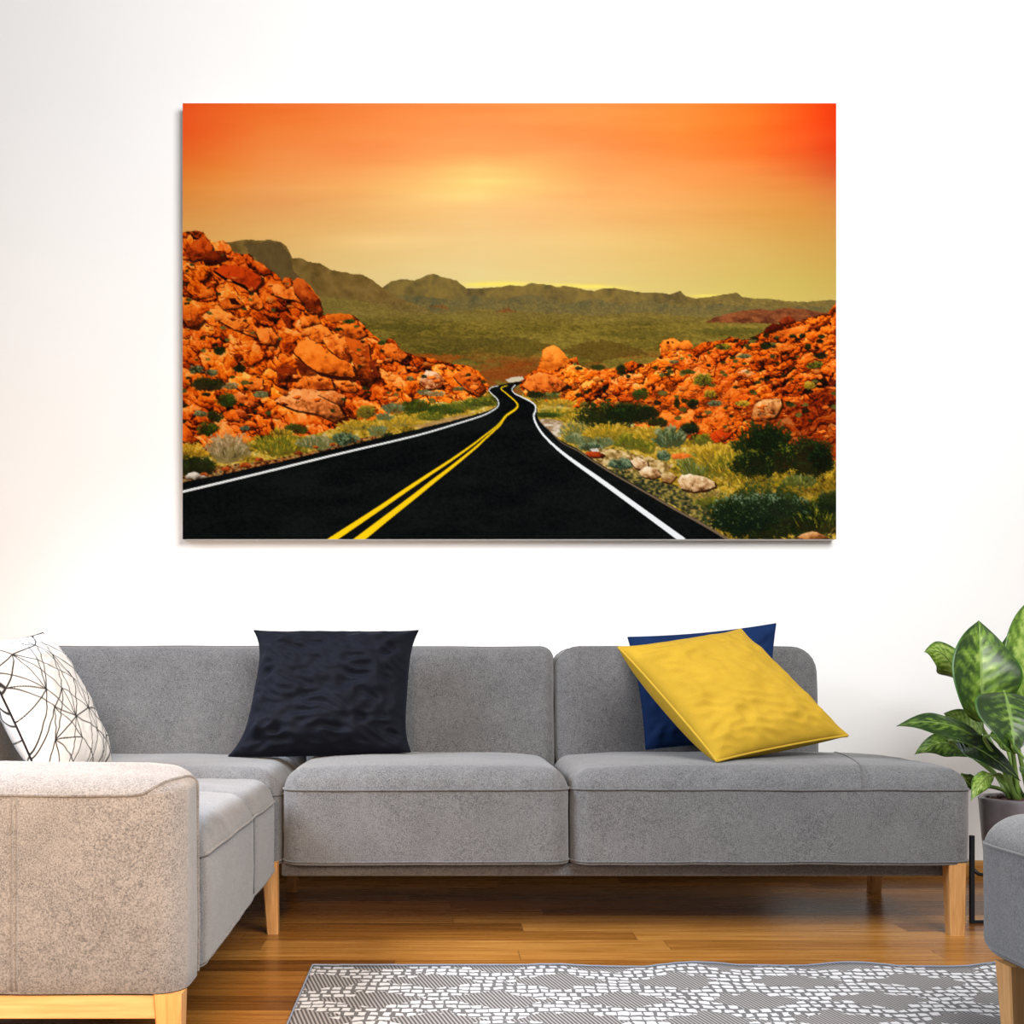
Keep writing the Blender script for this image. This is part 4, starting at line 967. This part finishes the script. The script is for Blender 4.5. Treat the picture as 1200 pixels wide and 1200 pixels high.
        for i in range(0, n-1, 2):
            t_ = i/n; p = base*(1-t_)**2+ctrl*2*t_*(1-t_)+tip*t_*t_; d = ((ctrl-base)*(1-t_)+(tip-ctrl)*t_).normalized(); s_ = (side-d*side.dot(d)).normalized(); mp_.append(p-s_.cross(d)*.0008); rr.append(.0032*(1-t_)+.0005)
        rb.tube(mp_, rr, 6); ro = rb.build('midrib', M_STALK, o); ro.matrix_parent_inverse = Matrix.Identity(4)
        return o
    # upright leaf turned to the room
    leaf(W(1151, 846, 3.50), W(1147, 727, 3.56), W(1151, 785, 3.44), .112, (1, .12, 0), 1, .42, .55, curl=.14, wpk=.47)
    leaf(W(1212, 832, 3.56), W(1209, 700, 3.66), W(1200, 760, 3.52), .085, (1, .1, 0), 2, .12, .95)
    leaf(W(1130, 815, 3.68), W(1083, 764, 3.64), W(1112, 752, 3.70), .050, (.35, .1, -1), 3, .25, 1.0)
    leaf(W(1177, 812, 3.40), W(1189, 884, 3.28), W(1186, 838, 3.28), .100, (1, .0, .05), 4, -.12, .28, dark=.8, wpk=.38)
    leaf(W(1158, 876, 3.44), W(1051, 851, 3.36), W(1110, 834, 3.42), .042, (0, -.55, -.8), 5, .15, .30, dark=.9)
    leaf(W(1140, 885, 3.62), W(1072, 884, 3.60), W(1108, 858, 3.62), .042, (.1, -.4, -.9), 6, .2, .62)
    leaf(W(1120, 868, 3.46), W(1196, 915, 3.38), W(1150, 872, 3.40), .040, (.1, -.4, -.9), 7, .15, .12, dark=.5)
    leaf(W(1160, 862, 3.36), W(1208, 900, 3.20), W(1186, 862, 3.28), .028, (.3, -.5, -.75), 8, .25, .85)
    leaf(W(1140, 922, 3.50), W(1127, 906, 3.46), W(1130, 914, 3.46), .025, (.5, -.3, 1), 9, .3, .35)
    leaf(W(1164, 908, 3.42), W(1138, 938, 3.36), W(1150, 910, 3.38), .026, (.6, -.3, -.7), 10, .2, 1.0)
    leaf(W(1150, 862, 3.70), W(1106, 836, 3.72), W(1126, 842, 3.72), .045, (.2, -.2, -1), 11, .1, 1.0)
    leaf(W(1172, 830, 3.72), W(1182, 742, 3.78), W(1180, 790, 3.74), .07, (1, .2, 0), 12, .15, .6)
    leaf(W(1168, 800, 3.52), W(1122, 758, 3.74), W(1140, 765, 3.66), .030, (.5, .4, -.6), 13, .25, .8)
    # the far side of the plant
    leaf(W(1225, 850, 3.50), W(1300, 800, 3.44), W(1262, 800, 3.46), .07, (.3, -.5, .8), 14, .15, .6)
    leaf(W(1220, 880, 3.40), W(1310, 880, 3.30), W(1265, 850, 3.34), .06, (.1, -.8, .5), 15, .15, .5)
    leaf(W(1235, 820, 3.62), W(1270, 730, 3.74), W(1250, 770, 3.66), .08, (1, .3, 0), 16, .15, .7)
    leaf(W(1200, 900, 3.30), W(1225, 930, 3.16), W(1215, 895, 3.22), .035, (.9, .2, 0), 17, .15, .5)
plant()
def stand():
    root = thing('plant_stand', 'slim black metal plant stand holding the grey pot', 'plant stand', (PC.x, PC.y, 0))
    t = NT('black_metal'); t.base((.008, .010, .014)); t.set(Metallic=.3, Roughness=.4); m = t.m
    R = .178; h = .0065
    for a in (0, PI/2, PI, 3*PI/2):
        x = PC.x+R*math.cos(a); y = PC.y+R*math.sin(a)
        b = MB(); b.box((x-h, y-h, 0), (x+h, y+h, .272), .0015); b.build('leg', m, root, False)
    b = MB(); b.box((PC.x-R, PC.y-.005, .0), (PC.x+R, PC.y+.005, .010), .001); b.box((PC.x-.005, PC.y-R, 0.0), (PC.x+.005, PC.y+R, .010), .001); b.build('foot_bar', m, root, False)
    b = MB()
    for a in (0, PI/2, PI, 3*PI/2):
        c, s = math.cos(a), math.sin(a)
        b.tube([V(PC.x+c*r, PC.y+s*r, z) for r, z in ((R, .170), (R-.02, .152), (R-.05, .148), (.01, .148))], .006, 6)
    b.tube([V(PC.x+.1*math.cos(k*PI/24), PC.y+.1*math.sin(k*PI/24), .150) for k in range(48)], .006, 6, True)
    b.build('pot_ring', m, root)
stand()

# ---------------------------------------------------------------- camera
cam = bpy.data.cameras.new('camera'); co_ = bpy.data.objects.new('camera', cam); C.objects.link(co_)
co_.location = (0, 0, .762); co_.rotation_euler = (PI/2, 0, 0)
cam.sensor_width = 36; cam.lens = 36*1320/1200; cam.shift_x = .075; cam.shift_y = (793-600)/1200
bpy.context.scene.camera = co_

# ---------------------------------------------------------------- light
def area(name, loc, target, sx, sy, power, col, spread=180):
    l = bpy.data.lights.new(name, 'AREA'); l.shape = 'RECTANGLE'; l.size = sx; l.size_y = sy; l.energy = power; l.color = col; l.spread = math.radians(spread)
    o = bpy.data.objects.new(name, l); C.objects.link(o); o.location = loc; o.rotation_euler = (Vector(target)-Vector(loc)).to_track_quat('-Z', 'Y').to_euler(); return o
area('canvas_shadow_key', (1.4, .6, 2.95), (-.5, 4.3, 1.4), 2.1, 2.1, 212, (1, .985, .965))  # added off-frame key, no real fixture: brightens the wall, throws the canvas shadow
area('left_window', (-2.2, 2.45, 2.1), (-1.05, 2.6, .5), 1.1, .9, 62, (.80, .88, 1.0), 100)
area('floor_lamp', (-.42, 1.0, .90), (-.95, 2.1, .35), .4, .4, 24, (1, .70, .47), 110)
wd = bpy.data.worlds.new('room_ambient'); bpy.context.scene.world = wd; wd.use_nodes = True
bg = wd.node_tree.nodes['Background']; bg.inputs[0].default_value = (.96, .98, 1, 1); bg.inputs[1].default_value = .30
sc = bpy.context.scene
sc.view_settings.view_transform = 'Standard'; sc.view_settings.look = 'None'; sc.view_settings.exposure = 0; sc.view_settings.gamma = 1; sc.view_settings.use_curve_mapping = False
sc.cycles.max_bounces = 8; sc.cycles.sample_clamp_indirect = 6; sc.cycles.use_denoising = True
